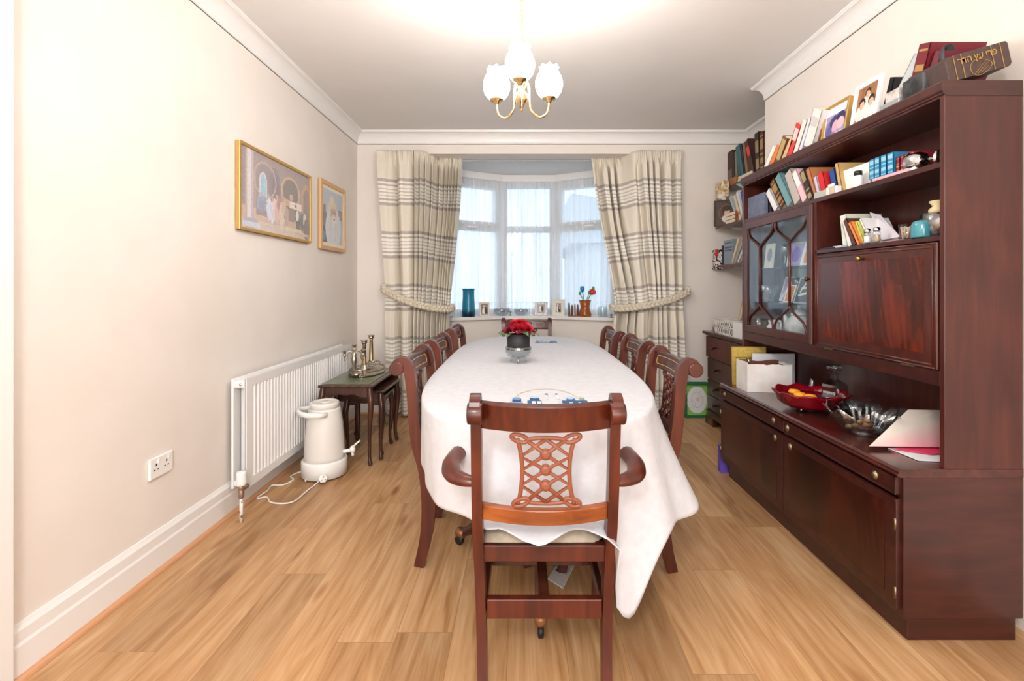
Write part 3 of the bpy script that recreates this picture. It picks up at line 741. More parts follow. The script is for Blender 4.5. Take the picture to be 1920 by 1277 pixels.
def make_chair(label, rails=MAHO):
    t = thing('dining_chair', label, 'chair', (0,0,0), 0, 'side chairs round the dining table')
    W2 = .235
    for s_ in (-1,1):
        x0, x1 = sorted((s_*W2, s_*(W2-.034)))
        sabre('back_post', BACK, x0, x1, t, MAHO, (-.134,.848,.031))
        xf0, xf1 = sorted((s_*(W2+.005), s_*(W2-.030)))
        sabre('leg', [(.355,.440,.058),(.362,.36,.055),(.375,.24,.048),(.400,.11,.042),(.425,.003,.036)], xf0, xf1, t, MAHOD)
        x0, x1 = sorted((s_*(W2-.005), s_*(W2-.027))); m = MB(); m.box((x0,-.01,.385),(x1,.37,.445)); m.build('seat_rail', MAHOD, t, bevel=.004, world=False)
    for ya, yb in ((.335,.36),(-.012,.012)): m = MB(); m.box((-.21,ya,.387),(.21,yb,.444)); m.build('apron', MAHOD, t, bevel=.004, world=False)
    m = MB(); rows = []
    for i in range(11):
        u = -1+2*i/10
        rows.append([(u*.205, .175+v*.165, .436+.03*(1-u**4)*(1-v**4)) for v in [-1+2*k/10 for k in range(11)]])
    m.grid(rows); m.add([(-.205,.01,.436),(.205,.01,.436),(.205,.34,.436),(-.205,.34,.436)], [(0,1,2,3)]); m.build('seat', SEATM, t, world=False)
    tr = bowrail('top_rail', -.088, .832, .085, .024, W2-.030, .028, -.22, t, MAHOD)
    # string inlay on the face towards the table
    ct, st_ = math.cos(-.22), math.sin(-.22)
    def fp(u, q): b = -.028*(1-u*u); p_ = .0128; return (u*(W2-.03), -.088+b+st_*q+ct*p_, .832+ct*q-st_*p_)
    ring = [(-.80,-.008),(-.80,.008),(-.76,.020)]+[(u/10,.020) for u in range(-6,7,3)]+[(.76,.020),(.80,.008),(.80,-.008),(.76,-.020)]+[(u/10,-.020) for u in range(6,-7,-3)]+[(-.76,-.020)]
    m = MB(); m.tube([fp(*r) for r in ring], .0016, 6, closed=True); m.build('string_inlay', INLAY, tr, world=False)
    m = MB(); 
    for q in (.034,-.034): m.tube([fp(u/6,q) for u in range(-6,7)], .0018, 6)
    m.build('edge_bead', MAHO, tr, world=False)
    bowrail('lower_rail', -.050, .560, .042, .022, W2-.030, .028, -.1, t, MAHOD)
    lattice(.685, .215, .165, lambda z: backy(z)-.024, t, MAHO)
    return t
first = make_chair('')
LCH = ['side chair on the left of the table, nearest the white urn','side chair in the middle of the left row, between its two neighbours','side chair farthest along the left of the table, nearest the bay window']
RCH = ['side chair on the right of the table with the green box seen beyond its post','side chair in the middle of the right row in front of the striped curtain','side chair farthest along the right of the table, smallest in view beside the cloth']
XLc, XRc = -.398, .592
spots = [(XLc,2.04+.235,-PI/2,LCH[0]),(XLc,2.68+.235,-PI/2,LCH[1]),(XLc,3.40+.235,-PI/2,LCH[2]),
         (XRc,2.00+.235,PI/2,RCH[0]),(XRc-.012,2.62+.235,PI/2,RCH[1]),(XRc-.045,3.22+.225,PI/2,RCH[2]),
         (.048,4.44,PI,'side chair at the head of the table under the window, behind the roses')]
for i,(x,y,rz,lb) in enumerate(spots):
    if i == 0: first.location = (x,y,0); first.rotation_euler = (0,0,rz); first['label'] = lb
    else: copy_thing(first,(x,y,0),rz,lb)
# ---- the armchair in front
ac = thing('armchair', 'lattice-backed mahogany armchair at the near end of the table, seen from behind', 'chair', (.068,1.455,0))
ABK = [(-.122,.850,.040),(-.122,.868,.044),(-.102,.876,.044),(-.086,.852,.044),(-.080,.800,.042),(-.070,.720,.041),(-.058,.620,.042),(-.038,.520,.044),(-.012,.430,.050),(0,.340,.05),(0,.220,.046),(-.012,.110,.042),(-.035,.003,.038)]
def taper(o):      # posts lean in towards the floor
    for v in o.data.vertices:
        if v.co.z < .45: v.co.x *= 1-.075*(.45-v.co.z)/.45
for s_ in (-1,1):
    x0, x1 = sorted((s_*.2125, s_*.182)); o = sabre('back_post', ABK, x0, x1, ac, MAHO, (-.124,.846,.030)); taper(o)
    x0, x1 = sorted((s_*.235, s_*.203)); m = MB(); m.box((x0,.38,0),(x1,.412,.44)); m.build('leg', MAHOD, ac, bevel=.004, world=False)
    x0, x1 = sorted((s_*.205, s_*.185)); m = MB(); m.box((x0,0,.375),(x1,.39,.425)); m.build('seat_rail', MAHO, ac, bevel=.003, world=False)
    x0, x1 = sorted((s_*.192, s_*.172)); m = MB(); m.box((x0,0,.213),(x1,.39,.253)); m.build('side_stretcher', MAHOD, ac, bevel=.003, world=False)
    pth = smooth_path([(s_*.200,-.052,.628),(s_*.235,-.045,.630),(s_*.272,-.018,.634),(s_*.288,.04,.642),(s_*.280,.10,.650),(s_*.262,.17,.655),(s_*.250,.22,.648),(s_*.245,.245,.62)], 6)
    rr = [interp([(0,.016),(.12,.021),(.35,.029),(.6,.030),(.85,.026),(1,.018)], i/(len(pth)-1)) for i in range(len(pth))]
    m = MB(); m.tube(pth, rr, 12, flat=.72, up=(1,0,0)); m.build('armrest', MAHO, ac, world=False)
    pth = smooth_path([(s_*.247,.215,.635),(s_*.240,.165,.57),(s_*.232,.15,.5),(s_*.225,.18,.44),(s_*.218,.21,.385)], 5)
    m = MB(); m.tube(pth, .016, 10, flat=1.2); m.build('arm_support', MAHO, ac, world=False)
m = MB(); m.box((-.183,-.016,.372),(.183,.012,.421)); m.build('apron', MAHO, ac, bevel=.003, world=False)
m = MB(); m.box((-.205,.37,.372),(.205,.395,.425)); m.build('front_apron', MAHOD, ac, bevel=.003, world=False)
m = MB(); m.box((-.172,-.022,.205),(.172,.004,.263)); m.build('back_stretcher', MAHO, ac, bevel=.003, world=False)
m = MB(); m.box((-.172,.235,.213),(.172,.258,.253)); m.build('cross_stretcher', MAHOD, ac, bevel=.003, world=False)
m = MB(); m.box((-.016,0,.236),(.016,.24,.262)); m.build('middle_stretcher', MAHOD, ac, bevel=.003, world=False)
m = MB(); rows = []
for i in range(13):
    u = -1+2*i/12
    rows.append([(u*.183, .19+v*.19, .42+.032*(1-u**6)*(1-v**6)) for v in [-1+2*k/12 for k in range(13)]])
m.grid(rows); m.add([(-.183,0,.42),(.183,0,.42),(.183,.38,.42),(-.183,.38,.42)], [(0,1,2,3)]); m.build('seat', SEATM, ac, world=False)
bowrail('top_rail', -.092, .836, .078, .024, .184, .045, -.20, ac, MAHO)
bowrail('lower_rail', -.046, .542, .046, .022, .184, .04, -.1, ac, wood('honey_mahogany','#5e2811','#8f4a20','#a86230',.28,.5,(2.5,30,30)))
lattice(.678, .218, .165, lambda z: backy(z)-.034, ac, mat('worn_mahogany_lattice','#8a4e36',.4))
# booklet on the floor under the table
m = MB(); a = PZ(1027,1086,.001); b = PZ(1056,1104,.001); c = PZ(1076,1062,.001); d = PZ(1052,1047,.001)
up = Vector((0,0,.003)); m.add([a,b,c,d,a+up,b+up,c+up,d+up],[(3,2,1,0),(4,5,6,7),(0,1,5,4),(1,2,6,5),(2,3,7,6),(3,0,4,7)])
bk = tag(m.build('leaflet', mat('grey_white_paper','#d9d9d8',.7)), 'folded white leaflet lying on the floor under the table', 'leaflet'); WM[bk.name] = Matrix()
m = MB(); q0 = a.lerp(d,.42).lerp(b.lerp(c,.42),.12)+Vector((0,0,.0036)); q1 = a.lerp(d,.42).lerp(b.lerp(c,.42),.38)+Vector((0,0,.0036)); dv_ = (d-a).normalized()*.012
m.add([q0,q1,q1+dv_,q0+dv_],[(0,1,2,3)]); 
for k in range(8):
    f = .52+.05*k; q0 = a.lerp(d,f).lerp(b.lerp(c,f),.1)+Vector((0,0,.0036)); q1 = a.lerp(d,f).lerp(b.lerp(c,f),.85)+Vector((0,0,.0036)); dv2 = (d-a).normalized()*.0018
    m.add([q0,q1,q1+dv2,q0+dv2],[(0,1,2,3)])
m.build('print', mat('black_ink','#3b3b3d',.7), bk, fixn=False)
# ================================================================ roses in the bowl
rc = Vector((-.018,2.74,TZ+.0115))
bw = thing('glass_bowl', 'footed cut crystal bowl on the table under the black rose pot', 'bowl', rc)
m = MB()
def cutw(a,i,r,z): return r*(1+.018*math.cos(a*16+ (i%2)*PI/1.0)), z
m.shell([(.030,.026),(.058,.036),(.072,.058),(.074,.082),(.070,.092),(.066,.092),(.069,.08),(.066,.06),(.05,.044),(.0,.040)][:-1]+[(.02,.040)], rc, 48, wave=cutw); m.build('bowl', CRYSTAL, bw)
for k in range(3):
    a = 2*PI*k/3+.5; m = MB(); m.tube([rc+Vector((.036*math.cos(a),.036*math.sin(a),.034)), rc+Vector((.045*math.cos(a),.045*math.sin(a),.015)), rc+Vector((.05*math.cos(a),.05*math.sin(a),.003))], [.008,.006,.007], 8); m.build('foot', CRYSTAL, bw)
pc = rc+Vector((0,0,.072))
pot = thing('rose_arrangement', 'red artificial roses packed in a black cylinder pot on the table', 'flowers', pc)
m = MB(); m.lathe([(.060,0),(.064,.002),(.066,.09),(.062,.09),(.062,.08),(0.001,.08)], pc, 40); m.build('pot', mat('black_card','#2a292c',.55), pot)
RED = [mottled('rose_red','#a50f24','#c5162e',40,.55), mottled('rose_dark_red','#640d1f','#7f1128',40,.6)]
LEAF = mottled('rose_leaf','#3f5d37','#6d8a52',40,.55)
def rose(c, r, matl, tilt):
    m = MB(); M = Matrix.Translation(c) @ Vector(tilt).normalized().to_track_quat('Z','Y').to_matrix().to_4x4()
    rnd = random.Random(int(c.x*1e4)); 
    for ring,(rad,h,n,op) in enumerate(((.18,.55,2,.05),(.38,.5,3,.12),(.62,.40,4,.22),(.85,.28,5,.36),(1.0,.12,6,.5))):
        for k in range(n):
            a0 = 2*PI*(k+rnd.random()*.3)/n+ring; rows = []
            for i in range(5):
                v = i/4; row = []
                for q in range(7):
                    u = -1+2*q/6; a = a0+u*PI/n*1.25; rr = r*rad*(.45+.55*v**.7)+r*op*v*v*.5; zz = r*(h*.5+ .75*v*(1-.22*u*u)-.5) - r*op*.25*v**3
                    row.append(M @ Vector((rr*math.cos(a),rr*math.sin(a),zz)))
                rows.append(row)
            m.grid(rows)
    return m.build('rose', matl, pot, weld=False, fixn=False)
RS = [(0.0,-.040,.125,.036,0),(-.046,-.03,.120,.033,1),(.045,-.028,.130,.034,0),(-.012,.0,.152,.035,0),(.03,.012,.152,.032,0),(-.03,.03,.145,.032,0),(.062,.005,.118,.031,1),(-.06,.012,.122,.03,1),(.02,.045,.130,.032,0)]
for x,y,z,r,k in RS: rose(pc+Vector((x,y,z)), r, RED[k], (x*9,y*9-.25,.8))
m = MB()
for x,y,z,dx,dy in ((-.075,-.03,.095,-.3,-.2),(-.055,-.055,.09,-.1,-.4),(.03,-.068,.095,.3,-.25),(.06,-.05,.10,.35,-.1),(.082,-.01,.092,.4,0),(-.045,-.01,.165,-.35,.05),(-.08,.01,.1,-.4,.1),(.05,.04,.15,.3,.2)):
    c = pc+Vector((x,y,z)); d = Vector((dx,dy,-.15)).normalized(); w = d.cross(Vector((0,0,1))).normalized(); rows = []
    for i in range(6):
        v = i/5; ww = .019*math.sin(PI*min(v*.9+.08,1)); q = c+d*(v*.05-.012)+Vector((0,0,.008*math.sin(PI*v)))
        rows.append([q-w*ww+Vector((0,0,.004)), q, q+w*ww+Vector((0,0,.004))])
    m.grid(rows)
m.build('leaves', LEAF, pot, weld=False, fixn=False)
# ================================================================ chandelier
GBR = mat('polished_brass', '#dcc290', 0.25, 1.0)
OPAL = bpy.data.materials.new('lit_opal_glass'); OPAL.use_nodes = True
n, l, p = nodes(OPAL); p.inputs['Base Color'].default_value = lin('#fbf3e6'); p.inputs['Roughness'].default_value = .25
p.inputs['Emission Color'].default_value = (1, .955, .9, 1); p.inputs['Emission Strength'].default_value = 42
ch0 = Vector((0.0, 2.06, 0))
chd = thing('chandelier', 'brass three-arm ceiling light with lit frilled opal glass shades', 'ceiling light', (ch0.x, ch0.y, ZC))
m = MB(); m.lathe([(.055,ZC),(.055,ZC-.008),(.03,ZC-.03),(.012,ZC-.04),(.01,ZC-.05)], ch0, 20); m.build('ceiling_rose', GBR, chd)
ck = MB()
z = ZC-.05; k = 0
while z > 2.16:
    pts = [ch0+Vector((.007*math.cos(a)*(1 if k%2 else 0), .007*math.cos(a)*(0 if k%2 else 1), z-.011+.014*math.sin(a))) for a in [2*PI*i/10 for i in range(10)]]
    ck.tube(pts, .0017, 6, closed=True); z -= .021; k += 1
ck.build('chain', mat('gilt_chain','#b5884a',.5,.3), chd)
m = MB(); m.tube(smooth_path([ch0+Vector((.006*math.sin(i*1.3), .006*math.cos(i*1.9), lerp(ZC-.04,2.14,i/12))) for i in range(13)],3), .0028, 6); m.build('flex', mat('gold_flex','#d8b070',.5), chd)
m = MB(); m.lathe([(.004,2.15),(.008,2.14),(.010,2.10),(.022,2.085),(.028,2.07),(.02,2.055),(.012,2.04),(.026,2.02),(.030,2.0),(.022,1.985),(.010,1.975),(.006,1.955),(.001,1.945)], ch0, 20); m.build('hub', GBR, chd)
for k, ang in enumerate((-93, 24, 147)):
    a = math.radians(ang); d = Vector((math.cos(a), math.sin(a), 0)); R = .132
    pth = smooth_path([ch0+d*.010+Vector((0,0,2.082)), ch0+d*.028+Vector((0,0,2.074)), ch0+d*.035+Vector((0,0,2.045)), ch0+d*.036+Vector((0,0,1.99)), ch0+d*.048+Vector((0,0,1.955)), ch0+d*.082+Vector((0,0,1.935)), ch0+d*.117+Vector((0,0,1.952)), ch0+d*.131+Vector((0,0,1.985)), ch0+d*.132+Vector((0,0,2.015))], 6)
    am = MB().tube(pth, .0052, 8).build('arm', GBR, chd)
    c = ch0+d*R
    m = MB(); m.lathe([(.006,2.005),(.012,2.010),(.014,2.018),(.028,2.022),(.031,2.028),(.029,2.031),(.012,2.033)], c, 20); m.build('shade_gallery', GBR, am)
    m = MB()
    def frill(a_, i, r, z): 
        f = sstep(.118,.148,z-2.02)
        return r*(1+.06*f*math.cos(8*a_)), z+.006*f*math.cos(8*a_)
    pr = [(.024,2.028),(.040,2.036),(.053,2.054),(.060,2.078),(.059,2.102),(.051,2.126),(.041,2.142),(.038,2.150),(.043,2.160),(.040,2.160),(.035,2.150),(.038,2.141),(.048,2.125),(.056,2.102),(.057,2.078),(.050,2.056),(.038,2.04),(.022,2.032)]
    m.shell(pr, c, 40, wave=frill); m.build('lamp_shade', OPAL, chd)
    bl = MB(); bl.ball(c+Vector((0,0,2.085)), (.022,.022,.032)); bl.build('light_bulb', mat('lit_bulb','#fff2dc',.5,emit='#ffe6bf',estr=8), am)
    point_light('chandelier_lamp', c+Vector((0,0,2.215)), LAMPW, .05)
# ================================================================ pictures on the left wall
def frame(name, label, cat, loc, w, h, rz, lean, fw, fd, fmat, photo, mount=0.0, mcol='#efe9df', nx=60, nz=60, group=None, glass=False, stand=False, noise=.04, wash=0.0):
    t = thing(name, label, cat, loc, rz, group, rx=-lean)
    m = MB()
    for a, b in (((-w/2,0,0),(-w/2+fw,fd,h)),((w/2-fw,0,0),(w/2,fd,h)),((-w/2+fw,0,0),(w/2-fw,fd,fw)),((-w/2+fw,0,h-fw),(w/2-fw,fd,h))): m.box(a,b)
    m.build('frame', fmat, t, bevel=min(fw,fd)*.18, world=False)
    m = MB(); m.box((-w/2+fw*.8,fd*.45,fw*.8),(w/2-fw*.8,fd*.9,h-fw*.8)); m.build('mount', mat('mount_'+mcol[1:],mcol,.8), t, world=False)
    i = fw+mount
    picture('photograph' if cat != 'picture' else 'print', -w/2+i, i, w/2-i, h-i, fd*.45-.0006, nx, nz, photo, t, noise, wash)
    if stand:
        m = MB(); bk_ = .02+.22*h; m.add([(-w*.12,fd+bk_,0),(w*.12,fd+bk_,0),(w*.12,fd,h*.7),(-w*.12,fd,h*.7),(-w*.12,fd+bk_+.003,0),(w*.12,fd+bk_+.003,0),(w*.12,fd+.003,h*.7),(-w*.12,fd+.003,h*.7)],[(0,1,2,3),(7,6,5,4),(0,4,5,1),(1,5,6,2),(2,6,7,3),(3,7,4,0)]); m.build('strut', mat('strut_board','#3a3330',.8), t, world=False)
    return t
hall = [('fill','#a08a85'),('rect',0,.0,1,.28,'#c7a890'),('rect',0,.0,1,.12,'#cdb9ac'),('rect',0,.72,1,1,'#94807e'),('rect',.0,.3,.06,1,'#8b7680'),
 ('arch',.19,.42,.2,.66,.22,'#86757a'),('arch',.23,.33,.4,.64,.14,'#d8cfd2'),('arch',.245,.315,.42,.63,.12,'#8fc0d6'),('arch',.36,.52,.3,.66,.24,'#7b6c74'),('arch',.40,.50,.3,.62,.2,'#6c5d66'),
 ('arch',.54,.82,.25,.68,.20,'#c09a6d'),('arch',.56,.80,.25,.66,.18,'#6a5a55'),('arch',.86,1.02,.2,.62,.24,'#b9936d'),('arch',.89,1.02,.1,.60,.2,'#83706a'),('ring',.31,.68,.15,.24,.80,'#b59c90'),('ring',.68,.66,.15,.2,.82,'#cdab7b'),
 ('rect',.07,.0,.16,1,'#b99f97'),('rect',.085,.1,.15,1,'#d9d0d2'),('rect',.13,.1,.15,1,'#b8a9b0'),('rect',.05,.08,.2,.14,'#9fa3b4'),('rect',.03,.02,.24,.09,'#c5cbda'),
 ('rect',.2,.28,.32,.45,'#8d93ad'),('rect',.22,.26,.3,.4,'#7d87a6'),('rect',.6,.22,.74,.42,'#8a6d5c'),('rect',.66,.42,.86,.53,'#e8dcd2'),('ell',.76,.475,.02,.03,'#b45f57'),('rect',.58,.44,.66,.54,'#c99d78'),('ell',.69,.58,.03,.05,'#c9a08c'),
 ('ell',.36,.32,.035,.16,'#d4d6e4'),('ell',.40,.28,.03,.16,'#c8d2e6'),('ell',.43,.34,.03,.15,'#e0cfc8'),('ell',.47,.32,.035,.17,'#d7b0a2'),('ell',.50,.42,.03,.09,'#b86f6b'),('ell',.54,.28,.04,.19,'#d9c4ae'),('ell',.57,.40,.035,.12,'#ceb497'),
 ('ell',.35,.49,.018,.03,'#b89485'),('ell',.41,.46,.018,.03,'#c39a86'),('ell',.47,.52,.02,.03,'#c79f88'),('ell',.55,.50,.02,.03,'#ad8470'),('ell',.62,.28,.03,.14,'#b39a86'),
 ('ell',.80,.24,.035,.17,'#3f403d'),('ell',.79,.34,.025,.08,'#e9e6de'),('ell',.87,.26,.03,.15,'#555049'),('ell',.92,.30,.03,.10,'#d9d4cf'),('ell',.95,.16,.05,.17,'#6a5b63'),('rect',.60,.08,.86,.14,'#d8c2a2'),('rect',.74,.05,.98,.09,'#c9b196')]
frame('framed_print', 'wide gold-framed print of a crowded arched hall on the left wall', 'picture', (XL+.028, (2.576+3.455)/2, 1.506), .879, .480, PI/2, 0, .016, .026, GOLD, hall, 0, nx=130, nz=80, noise=.09, wash=.28)
elder = [('fill','#b9c2cc'),('rect',0,.0,.16,.55,'#6f6c77'),('rect',.02,.3,.14,.7,'#8b8487'),('rect',.8,.5,1,.68,'#8f8079'),('rect',.84,.53,.97,.65,'#a89a92'),('rect',0,.0,.2,.26,'#5d6b78'),('rect',0,.05,.12,.2,'#7d94a8'),
 ('ell',.52,.28,.40,.42,'#d9dadd'),('ell',.46,.6,.24,.22,'#d8cfca'),('rect',.22,.2,.68,.6,'#d8d8db'),('ell',.52,.57,.14,.15,'#c4a798'),('ell',.54,.44,.11,.12,'#e2ded9'),('ell',.47,.74,.22,.07,'#d9cbb9'),('ell',.44,.82,.10,.09,'#e4d3b4'),('ell',.56,.47,.05,.012,'#75605a'),('ell',.47,.60,.022,.012,'#6b5850'),('ell',.60,.60,.022,.012,'#6b5850'),('ell',.545,.545,.02,.035,'#b4917f'),
 ('line',.36,.1,.42,.5,.012,'#c4c6cc'),('line',.6,.05,.62,.4,.012,'#c6c8ce'),('line',.75,.05,.7,.4,.01,'#c9cbd0')]
frame('framed_portrait', 'pale wood framed portrait of a bearded person in white on the left wall', 'picture', (XL+.028, 3.875, 1.483), .51, .532, PI/2, 0, .03, .024, mat('pale_wood_frame','#d3a877',.45), elder, .028, '#e9dfcf', 60, 70, noise=.03, wash=.12)
# ================================================================ socket
sk = thing('wall_socket', 'white double plug socket low on the left wall', 'socket', (XL, 2.04, .40))
m = MB(); m.box((XL,1.975,.395),(XL+.012,2.105,.482)); m.build('faceplate', PLAST, sk, bevel=.004)
for yy in (2.008,2.066):
    m = MB(); m.box((XL+.011,yy-.003,.446),(XL+.0126,yy+.003,.456)); m.box((XL+.011,yy-.013,.428),(XL+.0126,yy-.006,.433)); m.box((XL+.011,yy+.006,.428),(XL+.0126,yy+.013,.433)); m.build('pin_hole', BLACK, sk)
    m = MB(); m.box((XL+.011,yy+.008,.455),(XL+.015,yy+.018,.472)); m.build('switch', PLAST, sk, bevel=.001)
# ================================================================ radiator
RADW = mat('radiator_white', '#edeceb', .3)
ra = thing('radiator', 'white double panel radiator mounted along the left wall', 'radiator', (XL+.06, 3.25, .141))
RY0, RY1, RZ0, RZ1, RX = 2.50, 4.02, .141, .715, -1.432
m = MB(); rows = []; N = 41
prof = []
for k in range(N):        # pressed channels
    a = lerp(RY0+.045, RY1-.045, k/N); b = lerp(RY0+.045, RY1-.045, (k+1)/N); w = b-a
    prof += [(a,0),(a+.24*w,0),(a+.36*w,-.007),(a+.88*w,-.007)]
prof = [(RY0,0)]+prof+[(RY1,0)]
def pz(x): return [(x, RZ0), (x, RZ0+.04), (x, RZ0+.055), (x, RZ1-.055), (x, RZ1-.04), (x, RZ1)]
cols = []
for y, d in prof: cols.append([(RX, y, RZ0), (RX, y, RZ0+.042), (RX+d, y, RZ0+.054), (RX+d, y, RZ1-.054), (RX, y, RZ1-.042), (RX, y, RZ1)])
m.grid(cols, sm=False); m.box((RX-.014,RY0,RZ0),(RX-.0075,RY1,RZ1)); 
m.add([(RX,RY0,RZ0),(RX-.01,RY0,RZ0),(RX-.01,RY0,RZ1),(RX,RY0,RZ1)],[(0,1,2,3)]); m.add([(RX,RY0,RZ1),(RX,RY1,RZ1),(RX-.01,RY1,RZ1),(RX-.01,RY0,RZ1)],[(0,1,2,3)]); m.add([(RX,RY0,RZ0),(RX,RY1,RZ0),(RX-.01,RY1,RZ0),(RX-.01,RY0,RZ0)],[(0,1,2,3)])
m.build('front_panel', RADW, ra, weld=False)
m = MB(); m.box((XL+.028,RY0-.004,RZ0),(XL+.040,RY1,RZ1)); m.build('back_panel', RADW, ra, bevel=.004)
m = MB(); m.box((XL+.036,RY0+.002,RZ1-.05),(RX-.006,RY1,RZ1-.01)); m.build('header', RADW, ra, bevel=.008)
m = MB(); m.box((XL+.036,RY0+.002,RZ0+.01),(RX-.006,RY1,RZ0+.04)); m.build('footer', RADW, ra, bevel=.008)
m = MB(); rows = []; 
for k in range(61): rows.append([(XL+.045+(.03 if k%2 else 0), RY0+.06+k*(RY1-RY0-.12)/60, RZ0+.06), (XL+.045+(.03 if k%2 else 0), RY0+.06+k*(RY1-RY0-.12)/60, RZ1-.06)])
m.grid(rows, sm=False); m.build('fins', RADW, ra)
m = MB(); m.lathe([(.007,-.006),(.007,0),(.001,.001)], (XL+.075,RY0-.002,RZ1-.03), 12, M=Matrix.Rotation(PI/2,4,'X')); m.build('bleed_plug', CHROME, ra)
vx, vy = -1.425, 2.440
m = MB(); m.lathe([(.019,.185),(.0235,.19),(.0245,.205),(.0225,.25),(.021,.256),(.001,.258)], (vx,vy,0), 20, wave=lambda a,i,r,z: (r*(1+.03*math.cos(a*10)),z)); m.build('valve_head', PLAST, ra)
m = MB(); m.lathe([(.010,.12),(.014,.13),(.014,.16),(.011,.165),(.015,.17),(.015,.186)], (vx,vy,0), 14); m.tube([(vx,vy,.162),(vx,vy+.055,.162),(vx-.02,vy+.07,.160)], .011, 10); m.build('valve_body', mat('tarnished_brass','#a28a78',.4,.7), ra)
m = MB(); m.tube([(vx,vy,.0),(vx,vy,.125)], .0085, 10); m.build('pipe', mottled('chipped_pipe_paint','#e4ded8','#8a6a58',45,.5,lo=.56,hi=.6), ra)
# ================================================================ white water urn
ux, uy = -1.254, 3.055
ur = thing('water_urn', 'white electric hot water urn standing on the floor by the radiator', 'urn', (ux,uy,0))
URB = mat('urn_cream_plastic', '#e6e2dc', .35); 
m = MB(); m.lathe([(.128,.008),(.137,.012),(.138,.10),(.134,.106),(.120,.108)], (ux,uy,0), 48); m.build('base_collar', PLAST, ur)
m = MB(); m.lathe([(.121,.105),(.121,.13),(.118,.22),(.108,.34),(.096,.415),(.094,.425),(.088,.428)], (ux,uy,0), 48); m.build('body', URB, ur)
m = MB(); m.lathe([(.088,.425),(.089,.45),(.086,.462),(.078,.466),(.074,.461),(.03,.458),(.001,.457)], (ux,uy,0), 40); m.build('lid', URB, ur)
m = MB(); m.lathe([(.03,.458),(.03,.464),(.026,.467),(.001,.467)], (ux+.01,uy,0), 24); m.build('lid_button', URB, ur)
hp = []
for a in [math.radians(x) for x in range(-108,109,12)]:
    hp.append(Vector((ux-.105-.0*math.cos(a), uy, .418))+Vector((-.04*math.cos(a), .115*math.sin(a)*1.0, .0)))
R0 = Matrix.Translation((ux,uy,0)) @ Matrix.Rotation(math.radians(38),4,'Z') @ Matrix.Translation((-ux,-uy,0))
m = MB(); m.tube([R0 @ q for q in [Vector((ux-.02,uy-.112,.405)),Vector((ux-.07,uy-.118,.408)),Vector((ux-.125,uy-.098,.413)),Vector((ux-.148,uy-.05,.416)),Vector((ux-.153,uy,.417)),Vector((ux-.148,uy+.05,.416)),Vector((ux-.125,uy+.098,.413)),Vector((ux-.07,uy+.118,.408)),Vector((ux-.02,uy+.112,.405))]], .016, 10, flat=.75); m.build('carry_handle', PLAST, ur)
m = MB(); m.tube([(ux+.11,uy,.145),(ux+.165,uy,.153)], .012, 10); m.ball((ux+.178,uy,.16),(.018,.018,.024)); m.tube([(ux+.178,uy,.15),(ux+.18,uy,.12)], .009, 8); tp = m.build('tap', PLAST, ur)
m = MB(); m.tube([(ux+.18,uy,.17),(ux+.195,uy,.19),(ux+.225,uy,.215)], [.007,.0065,.006], 8, flat=1.6); m.build('tap_lever', PLAST, tp)
cd = thing('power_cable', 'white mains cable with a plug trailing on the floor from the urn', 'cable', (ux-.1,2.9,0))
pg = PZ(607,900,.02)
def fl(x,y): q = PZ(x,y,.005); return q
m = MB(); m.tube(smooth_path([Vector((ux-.06,uy-.135,.012)), fl(566,885), fl(545,893), fl(550,899), fl(532,909), fl(510,910), Vector((-1.485,2.80,.005)), Vector((-1.488,2.70,.005)), fl(500,932), fl(508,942), fl(535,944), fl(555,938), fl(575,921), fl(592,908), Vector((pg.x-.03,pg.y-.005,.012))],6), .0042, 8); m.build('flex', PLAST, cd)
Mg = Matrix.Translation((pg.x,pg.y-.01,.032)) @ Matrix.Rotation(.5,4,'Z') @ Matrix.Rotation(1.15,4,'X')
m = MB(); m.lathe([(.022,-.012),(.027,-.008),(.027,.006),(.022,.010)], (0,0,0), 6, M=Mg); pl = m.build('plug', PLAST, cd, bevel=.003)
m = MB(); m.box((-.003,.006,.008),(.003,.012,.028),0,Mg); m.box((-.014,-.012,.008),(-.008,-.008,.028),0,Mg); m.box((.008,-.012,.008),(.014,-.008,.028),0,Mg); m.build('plug_pins', BRASS, pl)
